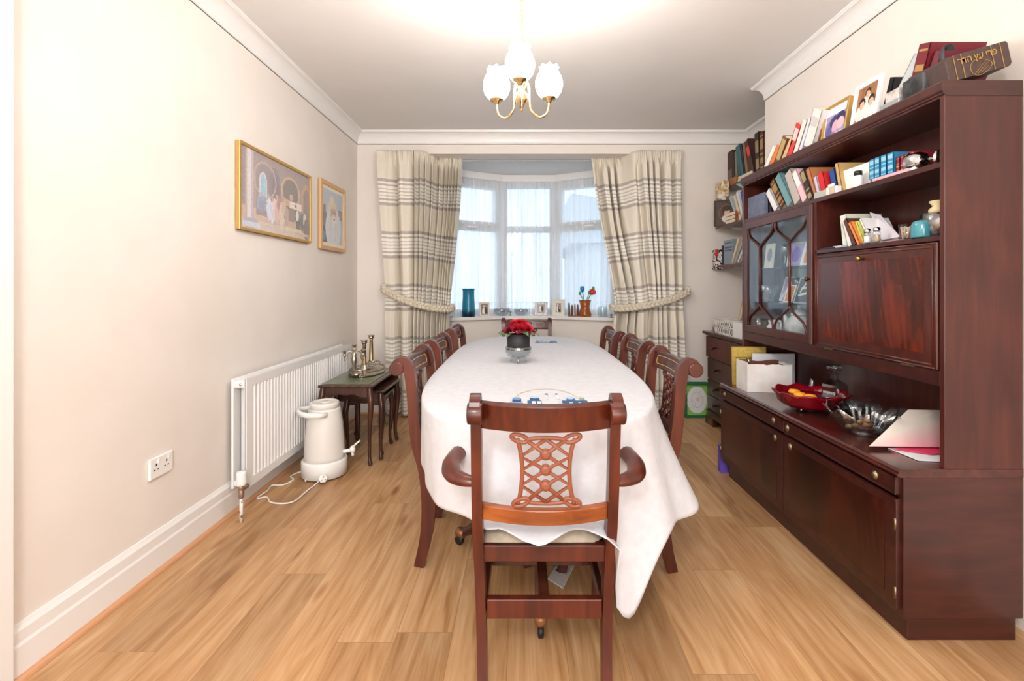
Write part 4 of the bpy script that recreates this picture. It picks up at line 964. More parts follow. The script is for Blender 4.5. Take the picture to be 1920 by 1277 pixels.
# ================================================================ nest of tables
TBW = wood('nest_table_wood', '#2a150e', '#42241a', '#5c3526', .3, .4)
LEATH = mottled('green_leather_top', '#46533a', '#586648', 25, .35, coat=.4)
def cabriole(x, y, top, dx, dy, r):
    d = Vector((dx,dy,0)).normalized(); c = Vector((x,y,0))
    pts = [(0,top),(.006,top-.05),(.016,top-.10),(.010,top-.18),(.0,top-.28),(-.004,top*.25),(-.002,.05),(.006,.022),(.010,.006)]
    rr = [r*1.0,r*1.25,r*1.2,r*.95,r*.75,r*.62,r*.6,r*.85,r*.75]
    pp = smooth_path([c+d*a+Vector((0,0,b)) for a,b in pts],4); n_ = len(pp)
    rs = [interp([(i,v) for i,v in enumerate(rr)], k*(len(rr)-1)/(n_-1)) for k in range(n_)]
    m = MB(); m.tube(pp, rs, 10); return m
def nest(label, x0, x1, y0, y1, h, leather, front):
    t = thing('nest_table', label, 'side table', ((x0+x1)/2,(y0+y1)/2,0), 0, 'nest of tables by the radiator')
    m = MB(); m.box((x0,y0,h-.022),(x1,y1,h-.004)); 
    for s_ in range(1): pass
    m.build('tabletop', TBW, t, bevel=.007)
    if leather:
        m = MB(); m.box((x0+.03,y0+.03,h-.005),(x1-.03,y1-.03,h-.001)); m.build('leather_inset', LEATH, t)
    m = MB(); N = 16
    def ap(a, b):
        a = Vector(a); b = Vector(b); rows = []
        for i in range(N+1):
            u = i/N; q = a.lerp(b,u); dip = .075-.022*math.sin(PI*u)**2+.012*math.sin(3*PI*u)**2
            rows.append([q+Vector((0,0,h-.02)), q+Vector((0,0,h-.02-dip*h/.545*.85))])
        m.grid(rows, sm=False)
    e = .028
    ap((x0+e,y0+e,0),(x1-e,y0+e,0)); ap((x0+e,y0+e,0),(x0+e,y1-e,0)); ap((x0+e,y1-e,0),(x1-e,y1-e,0))
    if not front: ap((x1-e,y0+e,0),(x1-e,y1-e,0))
    m.build('apron', TBW, t, solid=.012, weld=False)
    for x, dx in ((x0+e,-1),(x1-e,1)):
        for y, dy in ((y0+e,-1),(y1-e,1)): cabriole(x,y,h-.02,dx*.6,dy*.6,.018).build('leg', TBW, t)
    return t
nest('largest of the nest of tables, green leather top under the silver tray', -1.352,-.985,3.175,3.87,.545,True,True)
nest('middle nest table pulled slightly out from under the largest, toward the dining chairs', -1.30,-.945,3.285,3.75,.485,False,True)
nest('smallest nest table, tucked innermost under the other two', -1.26,-.965,3.37,3.66,.43,False,False)
# ---- tray, candelabra, candlesticks
tc = Vector((-1.165,3.62,.545))
ty = thing('silver_tray', 'oval silver gallery tray on the largest nest table', 'tray', tc)
ell = lambda a, k=1: tc+Vector((.118*k*math.cos(a), .195*k*math.sin(a), 0))
m = MB(); NE = 48; up = Vector((0,0,1))
m.add([ell(2*PI*k/NE)+up*.003 for k in range(NE)]+[ell(2*PI*k/NE)+up*.007 for k in range(NE)], [tuple(range(NE)),tuple(range(NE,2*NE))]+[(k,(k+1)%NE,NE+(k+1)%NE,NE+k) for k in range(NE)]); m.build('tray_base', SILVER, ty)
m = MB(); m.tube([ell(2*PI*k/NE,1.02)+up*.034 for k in range(NE)], .004, 8, closed=True)
for k in range(NE): m.tube([ell(2*PI*k/NE)+up*.005, ell(2*PI*(k+.5)/NE,1.01)+up*.02, ell(2*PI*(k+1)/NE,1.02)+up*.034], .0022, 5)
m.build('gallery', SILVER, ty)
for sx_ in (-1,1):
    m = MB(); c = tc+Vector((0,.19*sx_,.034)); m.tube(smooth_path([c+Vector((-.03,0,0)),c+Vector((-.035,.02*sx_,.015)),c+Vector((0,.03*sx_,.022)),c+Vector((.035,.02*sx_,.015)),c+Vector((.03,0,0))],5), .005, 8); m.build('tray_handle', SILVER, ty)
TZt = .5525
def cstick(label, c, h, rb):
    t = thing('candlestick', label, 'candlestick', c, 0, 'silver candlesticks on the tray')
    m = MB(); m.lathe([(rb,0),(rb,.006),(rb*.9,.012),(rb*.75,.02),(rb*.7,.034),(rb*.45,.04)], c, 4 if False else 20); m.build('base', SILVER, t)
    m = MB(); m.lathe([(.019,.035),(.021,.045),(.017,.052),(.016,h*.5),(.0135,h-.04),(.015,h-.034),(.013,h-.03)], c, 20, wave=lambda a,i,r,z: (r*(1+.04*math.cos(a*10)),z)); m.build('column', mat('worn_silver_gilt','#b39b74',.35,1.0), t)
    m = MB(); m.lathe([(.014,h-.032),(.02,h-.024),(.024,h-.016),(.018,h-.010),(.026,h-.006),(.027,h),(.012,h),(.011,h-.02),(.001,h-.02)], c, 20); m.build('sconce', SILVER, t)
cstick('shorter fluted silver candlestick, left of the taller one, on the tray', PZ(683,692,TZt), .225, .042)
cstick('tallest fluted silver candlestick on the tray, nearest the striped curtain', PZ(696,686,TZt), .25, .042)
cc = PZ(664,701,TZt)
cl = thing('candelabra', 'small branching silver candelabra with three cups on the tray', 'candelabra', cc)
m = MB(); m.lathe([(.04,0),(.04,.005),(.03,.012),(.012,.02),(.009,.03),(.012,.05),(.019,.09),(.021,.115),(.012,.13),(.017,.14),(.01,.15),(.008,.17)], cc, 20); m.build('stem', SILVER, cl)
def cup(c): 
    m = MB(); m.lathe([(.004,-.03),(.008,-.02),(.018,-.018),(.018,-.015),(.007,-.012),(.010,0),(.016,.018),(.019,.022),(.012,.022),(.010,.005),(.001,.004)], c, 16); return m
for dx, dy in ((-.062,-.02),(.055,.03)):
    m = MB(); m.tube(smooth_path([cc+Vector((0,0,.135)), cc+Vector((dx*.35,dy*.35,.165)), cc+Vector((dx*.7,dy*.7,.155)), cc+Vector((dx*.78,dy*.78,.115)), cc+Vector((dx,dy,.10)), cc+Vector((dx*1.02,dy*1.02,.125))],5), .0045, 8); a_ = m.build('branch', SILVER, cl)
    cup(cc+Vector((dx*1.02,dy*1.02,.152))).build('candle_cup', SILVER, a_)
cup(cc+Vector((0,0,.195))).build('candle_cup', SILVER, cl)
for lb, px, py, r in (('small round silver wine cup lying at the near rim of the tray',668,706,.028),('small silver salt dish in the middle of the tray',676,699,.024)):
    c = PZ(px,py,TZt); m = MB(); m.shell([(r*.5,.0),(r*.9,.008),(r,.022),(r*.94,.022),(r*.8,.010),(r*.4,.004)], c, 20); o = tag(m.build('silver_dish', SILVER), lb, 'dish', 'small silver dishes on the tray'); WM[o.name] = Matrix()
# ---- glass vase on the floor behind the tables
vc = Vector((-1.185,4.12,0))
vz = thing('glass_vase', 'tall clear glass vase with white flowers on the floor behind the nest of tables', 'vase', vc)
m = MB(); m.shell([(.04,.0),(.05,.004),(.055,.03),(.045,.10),(.04,.16),(.05,.22),(.047,.22),(.037,.16),(.042,.10),(.05,.03),(.03,.01)], vc, 28); m.build('vase', CLEAR, vz)
m = MB()
for k in range(5): m.tube(smooth_path([vc+Vector((.02*math.cos(k),.02*math.sin(k),.01)), vc+Vector((-.01*math.cos(k*2),.01,.15)), vc+Vector((.06*math.cos(k*1.3+.4),.04*math.sin(k*1.3),.30))],5), .003, 6)
m.build('stems', LEAF, vz)
for k in range(5):
    c = vc+Vector((.06*math.cos(k*1.3+.4),.04*math.sin(k*1.3),.31)); m = MB()
    for q in range(6): a = q*PI/3; m.ball(c+Vector((.018*math.cos(a),.018*math.sin(a),.005)),(.016,.016,.012),8,6)
    m.ball(c,(.014,.014,.018),8,6); m.build('flower', mat('white_petal','#ece8d8',.6), vz)
# ================================================================ things on the window sill
SZ = .8755
def sill(x, Y): return Vector(((x-CX)*Y/F, Y, SZ))
bv = thing('blue_vase', 'tall turquoise glass vase on the left end of the window sill', 'vase', sill(878.5,5.065))
BLU = mat('blue_glass', '#2f94b0', .06, trans=.4, ior=1.45); n,l,p = nodes(BLU)
tcn = n.new('ShaderNodeTexCoord'); sx = n.new('ShaderNodeSeparateXYZ'); l.new(tcn.outputs['Generated'],sx.inputs[0]); rp = ramp(BLU.node_tree,[(0,'#0f2c40'),(.14,'#15526e'),(.3,'#35a5c9'),(.9,'#2f9cc0'),(1,'#2789ad')]); l.new(sx.outputs['Z'],rp.inputs['Fac']); l.new(rp.outputs['Color'],p.inputs['Base Color'])
c = sill(878.5,5.065); m = MB(); m.shell([(.068,.0),(.070,.004),(.069,.06),(.062,.2),(.061,.27),(.066,.29),(.068,.296),(.064,.296),(.057,.27),(.058,.2),(.064,.06),(.06,.02),(.02,.02)], c, 32); m.build('vase', BLU, bv)
grey_couple = [('fill','#a8a29c'),('rect',0,0,1,.3,'#8d8782'),('ell',.36,.38,.2,.4,'#e4e0dc'),('ell',.66,.36,.2,.42,'#3c3836'),('ell',.36,.76,.09,.1,'#c4a896'),('ell',.66,.80,.09,.1,'#b99b88'),('ell',.36,.82,.1,.07,'#e9e5e0'),('ell',.66,.87,.09,.05,'#2c2826'),('rect',.60,.35,.70,.62,'#d8d4d0')]
wed = [('fill','#8c7a70'),('ell',.4,.3,.24,.36,'#efeae4'),('ell',.42,.7,.11,.11,'#c5a28c'),('ell',.68,.35,.17,.4,'#4a3f3a'),('ell',.68,.8,.09,.1,'#b48f7a'),('ell',.42,.8,.13,.07,'#f1ece6'),('rect',0,0,1,.1,'#a4968c')]
frame('photo_frame','cream photo frame with a bridal picture, leftmost frame on the window sill','photo frame', sill(909,5.13)+Vector((0,.0,0)), .108,.150, .25,.18,.013,.012,mat('cream_frame','#ddd3c2',.5),wed,.004,nx=26,nz=34,group='photo frames on the window sill',stand=True)
frame('photo_frame','crystal-edged silver photo frame in the middle of the window sill','photo frame', sill(1014.5,5.225), .142,.150, -.05,.15,.032,.014,mottled('crystal_frame','#8d8389','#d5cfd4',90,.25),[('fill','#b9b1a9'),('ell',.4,.5,.2,.4,'#ece7e2'),('ell',.68,.5,.16,.36,'#544c48')],.0,nx=20,nz=20,group='photo frames on the window sill',stand=True)
frame('photo_frame','wide cream photo frame with a grey couple, beside the wooden letter holder','photo frame', sill(1047,5.205), .135,.178, -.12,.16,.014,.012,mat('ivory_frame','#e3dbcb',.5),grey_couple,.024,'#e9e2d3',nx=26,nz=34,group='photo frames on the window sill',stand=True)
for lb, px, Y, r, h in (('cut glass bowl left of centre on the window sill',941,5.24,.085,.078),('cut glass bowl near the centre of the window sill, behind the roses',977,5.26,.075,.07)):
    t = thing('cut_glass_bowl', lb, 'bowl', sill(px,Y), 0, 'glass bowls on the window sill'); c = sill(px,Y)
    m = MB(); m.shell([(r*.45,0),(r*.6,.006),(r*.95,h*.6),(r,h),(r*.94,h),(r*.88,h*.6),(r*.5,.014),(r*.1,.012)], c, 32, wave=lambda a,i,r,z: (r*(1+.03*math.cos(a*16)), z+(.004*math.cos(a*8) if z>.05 else 0))); m.build('bowl', CRYSTAL, t)
c = sill(957,5.22); m = MB(); m.lathe([(.012,0),(.013,.004),(.005,.01),(.004,.03),(.010,.035),(.010,.05),(.001,.052)], c, 14); o = tag(m.build('brass_ornament', BRASS), 'tiny brass ornament between the two glass bowls on the sill', 'ornament'); WM[o.name] = Matrix()
# wooden letter holder
c = sill(1076,5.11); lh = thing('letter_holder', 'small reddish wooden letter holder beside the amber vase', 'letter holder', c)
LW = mat('red_brown_wood', '#8a4527', .4)
m = MB(); m.box((c.x-.062,c.y-.035,SZ),(c.x+.062,c.y+.035,SZ+.010)); m.build('base', LW, lh, bevel=.002)
for k,(dx,hh,ml) in enumerate(((-.052,.14,mat('grey_card','#8f8a86',.7)),(-.02,.115,LW),(.008,.13,mat('pale_card','#d7d3cc',.7)),(.04,.12,LW))):
    m = MB(); m.prism([(-.03,0),(.03,0),(.03,hh*.7),(.018,hh*.93),(0,hh),(-.018,hh*.93),(-.03,hh*.7)], -.003,.003, Matrix.Translation((c.x+dx,c.y,SZ+.008)) @ Matrix.Rotation(1.15,4,'Z')); m.build('divider', ml, lh)
# amber vase with glass flowers
c = sill(1097,5.085); av = thing('amber_vase', 'amber glass vase with coloured glass flowers on the window sill', 'vase', c)
AMB = mat('amber_glass', '#c8702c', .05, trans=.45, ior=1.45)
m = MB(); m.shell([(.062,0),(.066,.004),(.066,.03),(.050,.08),(.048,.11),(.066,.175),(.062,.175),(.044,.11),(.046,.08),(.06,.03),(.03,.012)], c, 28); m.build('vase', AMB, av)
GST = mat('green_glass_stem','#2f8c57',.2); 
for k,(dx,dz,col,nm) in enumerate(((-.03,.27,'#1f8cc4','blue_tulip'),(-.055,.245,'#3c9a68','green_bud'),(.075,.26,'#d8412f','red_flower'),(.045,.255,'#3a7f4c','green_leaf'),(.085,.30,'#4b9a58','top_bud'))):
    b = c+Vector((dx,-.01,dz)); m = MB(); m.tube(smooth_path([c+Vector((-dx*.2,0,.03)),c+Vector((dx*.3,0,.16)),b],5), .004, 6); stm = m.build('stem', GST, av)
    m = MB()
    if k == 0: m.lathe([(.006,-.015),(.022,0),(.024,.03),(.018,.05),(.014,.05),(.012,.02),(.001,.01)], b, 12)
    elif k == 2:
        for q in range(8): a = q*PI/4; m.ball(b+Vector((.026*math.cos(a),.01*math.sin(a*2),.022*math.sin(a))),(.015,.012,.013),8,6)
        m.ball(b,(.02,.018,.018),8,6)
    else: m.ball(b,(.015,.012,.02),8,6)
    m.build('bloom', mat('glass_'+nm, col, .2), stm)
c = sill(844,4.94); m = MB(); m.box((c.x-.03,c.y-.004,SZ),(c.x+.03,c.y+.004,SZ+.105)); pq = tag(m.build('acrylic_plaque', mat('pale_acrylic','#e8eef2',.1,alpha=.75)), 'small upright clear plaque at the left end of the sill by the curtain', 'plaque'); WM[pq.name] = Matrix()
m = MB(); m.box((c.x-.032,c.y-.012,SZ),(c.x+.034,c.y-.003,SZ+.008)); m.box((c.x+.0,c.y-.006,SZ+.085),(c.x+.03,c.y-.0045,SZ+.115)); m.build('blue_stand', mat('teal_plastic','#256f8c',.4), pq)
c = sill(1130,4.985); m = MB(); m.shell([(.045,0),(.048,.004),(.048,.1),(.04,.11),(.037,.11),(.044,.098),(.044,.008),(.02,.006)], c, 24); o = tag(m.build('glass_jar', CLEAR), 'plain clear glass jar at the right end of the window sill', 'jar'); WM[o.name] = Matrix()
c = sill(1146,4.90); m = MB(); m.lathe([(.018,0),(.02,.006),(.008,.012),(.014,.022),(.006,.03),(.012,.034),(.001,.036)], c, 14); o = tag(m.build('brass_bell', BRASS), 'tiny brass ornament on the sill end by the right curtain', 'ornament'); WM[o.name] = Matrix()
# ================================================================ wall unit
LXF, LY0, LY1, LZ0, LZ1 = 1.255, 1.60, 3.04, .09, .588        # base: front plane, near and far ends
UXF, UY0, UY1, UZ1, UXB = 1.41, 1.60, 3.07, 1.886, 1.672      # upper case
DIV = 2.312
wu = thing('wall_unit', 'tall dark mahogany wall unit with glazed cupboard, drop front and open shelves', 'cabinet', (1.46, 2.33, 0))
SEAMC = mat('scuffed_edge','#8a5a44',.5)
m = MB(); m.box((LXF+.05,LY0+.025,0),(UXB,LY1-.02,LZ0)); m.build('plinth', CAB, wu, bevel=.002)
m = MB(); m.box((LXF+.018,LY0,LZ0),(UXB,LY0+.022,LZ1-.0285)); m.box((LXF+.018,LY1-.022,LZ0),(UXB,LY1,LZ1-.0285)); m.box((LXF+.02,LY0+.023,LZ0+.001),(UXB-.021,LY1-.023,LZ0+.02)); m.box((UXB-.02,LY0+.023,LZ0+.001),(UXB-.002,LY1-.023,LZ1-.03)); m.box((LXF+.018,DIV-.008,LZ0+.021),(UXB-.022,DIV+.008,LZ1-.03)); m.box((LXF+.021,LY0+.023,.484),(UXB-.023,LY1-.023,.494))
m.build('base_carcass', CAB, wu, bevel=.0015)
m = MB()
tp = [(UXB,0),(LXF+.004,0),(LXF+.002,.004),(LXF-.004,.006),(LXF-.004,.011),(LXF+.001,.013),(LXF+.001,.02),(LXF+.008,.028),(UXB,.028)]
m.grid([[(x,LY0-.001,LZ1-.028+z) for x,z in tp],[(x,LY1+.001,LZ1-.028+z) for x,z in tp]], sm=False, closed=True); m.f.append(tuple(range(9))); m.m.append(0); m.sm.append(False); m.f.append(tuple(range(17,8,-1))); m.m.append(0); m.sm.append(False)
m.build('base_top', wood('cabinet_top_mahogany','#32140f','#451c17','#592a22',.22,.5,(26,4,26)), wu)
def panel(mb, y0, y1, z0, z1, x, th, edge=.012):      # raised panel with a bead round it, facing -X
    mb.box((x,y0,z0),(x+th,y1,z1))
    for a,b in (((y0,z0),(y1,z0+edge)),((y0,z1-edge),(y1,z1)),((y0,z0),(y0+edge,z1)),((y1-edge,z0),(y1,z1))):
        mb.box((x-.004,a[0],a[1]),(x,b[0],b[1]))
def oval_knob(y, z, x, parent):
    M = Matrix.Translation((x,y,z)) @ Matrix.Rotation(-PI/2,4,'Y')
    m = MB(); m.lathe([(.014,0),(.0145,.003),(.010,.005),(.009,.008),(.004,.010),(.001,.010)], (0,0,0), 20, M=M @ Matrix.Diagonal((1.15,.95,1,1))); m.build('knob', BRASS, parent)
for y0, y1, ks in ((LY0+.012,DIV-.006,(1.705,2.268)),(DIV+.006,LY1-.012,(2.395,2.97))):
    m = MB(); panel(m,y0,y1,.499,.556,LXF+.002,.018,.008); dr = m.build('drawer', CAB, wu, bevel=.0015)
    for ky in ks: oval_knob(ky,.528,LXF+.002,dr)
for y0, y1, ky, hy in ((LY0+.012,DIV-.004,2.245,LY0+.012),(DIV+.004,LY1-.012,2.378,LY1-.012)):
    m = MB(); m.box((LXF+.002,y0,.112),(LXF+.02,y1,.482)); dr = m.build('door', CAB, wu, bevel=.002)
    m = MB(); m.box((LXF+.0005,y0+.05,.150),(LXF+.003,y1-.05,.452)); m.build('veneer_panel', FLAMED, dr)
    m = MB(); m.box((LXF-.001,y0,.474),(LXF+.004,y1,.482)); m.build('top_bead', CAB, dr)
    oval_knob(ky,.447,LXF+.002,dr)
    for hz in (.17,.40):
        m = MB(); m.tube([(LXF,hy,hz-.02),(LXF,hy,hz+.02)], .004, 8); m.build('hinge', BRASS, dr)
# ---- upper case
T = .018
m = MB(); m.box((UXF,UY0,LZ1),(UXB,UY0+.020,UZ1-.050)); o = m.build('side_panel', CABV, wu, bevel=.002)
m = MB(); m.box((UXF,UY1-T,LZ1),(UXB,UY1,UZ1-.050)); m.build('side_panel', CABV, wu, bevel=.002)
m = MB(); tp = [(UXB,0),(UXF+.002,0),(UXF+.002,.006),(UXF-.004,.009),(UXF-.004,.014),(UXF-.008,.017),(UXF-.010,.022),(UXF-.010,.046),(UXF-.006,.053),(UXB,.053)]
m.grid([[(x,UY0,UZ1-.053+z) for x,z in tp],[(x,UY1,UZ1-.053+z) for x,z in tp]], sm=False, closed=True); k=10; m.f.append(tuple(range(k))); m.m.append(0); m.sm.append(False); m.f.append(tuple(range(2*k-1,k-1,-1))); m.m.append(0); m.sm.append(False)
m.build('top_board', CAB, wu)
m = MB(); m.box((UXB-.008,UY0+.01,LZ1),(UXB,UY1-.01,UZ1-.05)); m.build('back_panel', CABV, wu)
Z1, Z2, ZA = 1.62, 1.371, .91
m = MB(); m.box((UXF+.004,UY0+.015,Z1-.02),(UXB,UY1-.015,Z1)); m.build('shelf', CAB, wu, bevel=.002)
m = MB(); m.box((UXF+.004,UY0+.015,Z2-.018),(UXB,DIV,Z2)); m.build('shelf', CAB, wu, bevel=.002)
m = MB(); m.box((UXF+.004,UY0+.015,.868),(UXB,UY1-.015,.888)); m.build('shelf', CAB, wu)
m = MB(); m.box((UXF+.002,UY0+.02,.86),(UXF+.02,UY1-T,ZA+.002)); m.build('apron', CAB, wu, bevel=.003)
m = MB(); m.box((UXF+.004,DIV-.010,.888),(UXB,DIV+.010,Z1-.02)); m.build('divider', CABV, wu)
# drop front
m = MB(); y0, y1, z0, z1 = UY0+.026, DIV-.014, ZA+.004, Z2-.022
m.box((UXF-.004,y0,z0),(UXF+.014,y1,z1)); df_ = m.build('drop_front', CABV, wu, bevel=.003)
m = MB(); m.box((UXF-.0055,y0+.055,z0+.05),(UXF-.003,y1-.05,z1-.045)); m.build('veneer_panel', FLAME, df_)
m = MB()
for o_ in (.004,.016):
    ring = [(UXF-.004,y0+o_,z0+o_),(UXF-.004,y1-o_,z0+o_),(UXF-.004,y1-o_,z1-o_),(UXF-.004,y0+o_,z1-o_)]
    for a,b in zip(ring, ring[1:]+ring[:1]): m.tube([a,b], .0035, 6)
m.build('moulding', CABV, df_)
M = Matrix.Translation((UXF-.004,1.975,1.312)) @ Matrix.Rotation(-PI/2,4,'Y')
m = MB(); m.lathe([(.006,0),(.005,.012),(.010,.018),(.011,.024),(.008,.029),(.001,.030)], (0,0,0), 16, M=M); m.build('knob', mat('brass_knob','#b08f4d',.3,1.0), df_)
for hy in (1.75,2.2):
    m = MB(); m.box((UXF-.006,hy-.03,ZA-.001),(UXF-.001,hy+.03,ZA+.005)); m.build('hinge', BRASS, df_)
# glazed door
y0, y1, z0, z1 = DIV+.014, UY1-T-.004, ZA+.004, Z1-.022
m = MB(); e = .045
for a,b in (((y0,z0),(y0+e,z1)),((y1-e,z0),(y1,z1)),((y0+e,z0),(y1-e,z0+e)),((y0+e,z1-e),(y1-e,z1))): m.box((UXF-.004,a[0],a[1]),(UXF+.014,b[0],b[1]))
for a,b in (((y0,z0),(y0+.006,z1)),((y0+.012,z0),(y0+.018,z1)),((y1-.006,z0),(y1,z1))): m.box((UXF-.008,a[0],a[1]),(UXF-.003,b[0],b[1]))
gd = m.build('glazed_door', CABV, wu, bevel=.0025)
m = MB(); m.box((UXF+.006,y0+e-.004,z0+e-.004),(UXF+.009,y1-e+.004,z1-e+.004)); m.build('glass', DOORGLASS, gd)
gy0, gy1, gz0, gz1 = y0+e, y1-e, z0+e, z1-e; wy = gy1-gy0; hz = gz1-gz0
def gb(u, v): return Vector((UXF+.002, gy1-u*wy, gz0+v*hz))          # u from far (left in view) to near
for c_ in (.25,.75):
    trunk = [(c_,.22),(c_,.5),(c_,.78)]
    m = MB(); m.tube([gb(*q) for q in trunk], .0065, 8); tb_ = m.build('glazing_bar', CABV, gd)
    for sgn in (-1,1):
        for (vs, dirv) in ((.78,1),(.22,-1)):
            pts = [(c_,vs),(c_+sgn*.02,vs+dirv*.025),(c_+sgn*.10,vs+dirv*.075),(c_+sgn*.19,vs+dirv*.125),(c_+sgn*.228,vs+dirv*.175),(c_+sgn*.232,vs+dirv*.22)]
            m = MB(); m.tube(smooth_path([gb(*q) for q in pts],5), .0062, 8); m.build('curved_bar', CABV, tb_)
M = Matrix.Translation((UXF-.006,y0+.012,1.232)) @ Matrix.Rotation(-PI/2,4,'Y')
m = MB(); m.lathe([(.005,0),(.005,.010),(.010,.016),(.010,.022),(.001,.026)], (0,0,0), 14, M=M); m.build('knob', mat('dark_brass_knob','#6a4a34',.35,.9), gd)
for zz in (1.10,1.30):
    m = MB(); m.box((UXF+.03,DIV+.012,zz),(UXB-.01,UY1-T-.002,zz+.005)); m.build('glass_shelf', thinglass('shelf_glass','#f2f8f8',.06), wu)
m = MB(); m.box((UXF+.02,DIV+.012,.889),(UXB-.01,UY1-T-.001,.891)); m.build('cupboard_floor', mat('mirror_grey_lining','#a2a8aa',.35), wu)
m = MB(); m.box((UXB-.012,DIV+.012,.89),(UXB-.009,UY1-T-.002,Z1-.021)); m.build('cupboard_lining', mat('blue_grey_lining','#a7b5bd',.5), wu)
# ================================================================ books
GOLDB = mat('gilt_tooling', '#b08d4e', .4, .4)
def cloth_mat(col): return mat('cover_'+col.lstrip('#'), col, .55)
BAND = {}
def book(label, loc, t, h, d, col, lean=0, rz=0, bands=(), bcol=None, group=None, cat='book', yaw=0):
    # local: spine on -X face, thickness along Y, height Z; pivot on the bottom edge it leans over
    y0, y1 = (0, t) if lean > 0 else (-t, 0)
    cm = cloth_mat(col); b = .0022 if t > .012 else .0012
    m = MB(); m.box((0,y0,0),(d,y0+b,h)); m.box((0,y1-b,0),(d,y1,h)); m.box((0,y0,0),(b*1.6,y1,h))
    o = m.build('book', cm, None, weld=False)
    o.location = loc; o.rotation_euler = (lean, 0, rz)
    WM[o.name] = Matrix.Translation(Vector(loc)) @ o.rotation_euler.to_matrix().to_4x4()
    tag(o, label, cat, group)
    m = MB(); m.box((b,y0+b,.003),(d-.004,y1-b,h-.003)); m.build('pages', PAPER, o, world=False)
    if bands:
        m = MB()
        for z0, z1 in bands: m.box((-.0006,y0+t*.12,z0*h),(.0002,y1-t*.12,z1*h))
        m.build('spine_tooling', mat('tooling_'+bcol[1:],bcol,.45) if bcol else GOLDB, o, world=False)
    return o
def bookp(label, X, z0, xl, xr, xt, yt, d, col, **k):
    """stand a book on a shelf at height z0 with its spine on the plane X: bottom edge from pixel xl to xr, top of its left edge at pixel (xt, yt)"""
    Yl, Yr = YX(xl,X), YX(xr,X); Yt = YX(xt,X); Zt = EYE+(CY-yt)*Yt/F
    a = math.atan2(Yl-Yt, Zt-z0); h = math.hypot(Yl-Yt, Zt-z0); t = max((Yl-Yr)*math.cos(a), .004)
    if a >= 0: loc = (X, Yr, z0+.0005)
    else: loc = (X, Yl, z0+.0005)
    return book(label, loc, t, h, d, col, lean=a if abs(a) > .01 else 0.0001*(1 if a>=0 else -1), **k)
G1 = 'books along the top of the wall unit'; ZT = UZ1+.0005
BN = ((.12,.14),(.18,.30),(.36,.38),(.55,.75),(.80,.82)); BN2 = ((.08,.12),(.2,.34),(.42,.46),(.56,.82),(.88,.92)); BN3 = ((.06,.94),)
bookp('thin white book leaning at the far end of the top of the unit', 1.45,ZT,1428,1437,1444,285,.15,'#ece9e6',group=G1)
bookp('orange book leaning beside the thin white one on top of the unit', 1.45,ZT,1438,1447,1452,283,.15,'#e0813a',group=G1)
bookp('tan and gold tooled book leaning on top of the unit', 1.45,ZT,1448.5,1460,1464,267,.16,'#7a5a38',bands=((.1,.9),),bcol='#b89a68',group=G1)
bookp('beige book leaning between the tan book and the red one on top', 1.45,ZT,1461,1470,1478,266,.15,'#d3b083',group=G1)
bookp('bright red book leaning among white ones on top of the unit', 1.45,ZT,1472,1483,1490,241,.17,'#d93c3f',bands=((.5,.86),),bcol='#e9c9c5',group=G1)
bookp('cream book directly right of the bright red book on top', 1.45,ZT,1484,1493,1503,233,.17,'#e6ddd2',group=G1)
bookp('lilac-white book left of the thick pale one on top of the unit', 1.45,ZT,1494,1501,1514,227,.17,'#d6d3de',group=G1)
bookp('thick pale grey-white book next to the gold photo frame on top', 1.45,ZT,1502,1521,1521,219,.17,'#dcdad6',bands=((.55,.8),),bcol='#c3c0bc',group=G1)
bookp('small brown book half hidden behind the gold photo frame', 1.47,ZT,1523,1531,1534,247,.14,'#7b4b3c',group=G1)
ph1 = [('fill','#9a93b5'),('rect',0,.78,1,1,'#e8e6ea'),('rect',0,0,1,.1,'#efeef2'),('ell',.3,.3,.3,.3,'#7a70a0'),('ell',.45,.5,.25,.22,'#3d3a66'),('ell',.72,.55,.25,.22,'#34325c'),('ell',.5,.34,.16,.2,'#d0a2b4'),('ell',.75,.38,.18,.2,'#d9b5c0'),('ell',.2,.2,.15,.2,'#5f5a8e')]
ph2 = [('fill','#9a6a44'),('rect',0,.0,1,.2,'#a07450'),('rect',.2,.5,.3,1,'#8a5c3a'),('ell',.5,.45,.25,.3,'#efe9dd'),('ell',.52,.80,.14,.13,'#2f2320'),('ell',.52,.74,.10,.11,'#d8ab8d'),('ell',.27,.24,.27,.26,'#e9e3d5'),('ell',.74,.22,.28,.26,'#efe8da'),('ell',.28,.54,.16,.15,'#2b211e'),('ell',.28,.47,.115,.12,'#d9ac90'),('ell',.73,.54,.16,.15,'#32261f'),('ell',.73,.47,.115,.12,'#dcb094')]
def cframe(label, X, z0, xl, xr, h, fw, fd, fm, ph, mount=0., mcol='#efe9df', lean=.16, turn=0, group=None, **k):
    Ya, Yb = YX(xl,X), YX(xr,X); w = (Ya-Yb); yc = (Ya+Yb)/2
    return frame('photo_frame', label, 'photo frame', (X,yc,z0+.003), w, h, -PI/2+turn, lean, fw, fd, fm, ph, mount, mcol, nx=40, nz=48, group=group, stand=True, **k)
G2 = 'photo frames on top of the wall unit'
cframe('gold-edged photo frame with a purple toned picture on top of the unit', 1.455,ZT,1536,1582,.175,.011,.02,GOLD,ph1,.006,'#eeeae6',group=G2)
cframe('white framed photo of three dark-haired people on top of the unit', 1.45,ZT,1591,1641,.19,.02,.016,mat('white_frame','#eeeeee',.4),ph2,group=G2)
bookp('black folder leaning behind the silver box on top of the unit', 1.53,ZT,1647,1656,1668,150,.12,'#2d2c30',group=G1)
bookp('silver-grey hardback leaning between the black folder and the maroon volume', 1.47,ZT,1657,1690,1700,131,.18,'#b9bfc2',group=G1)
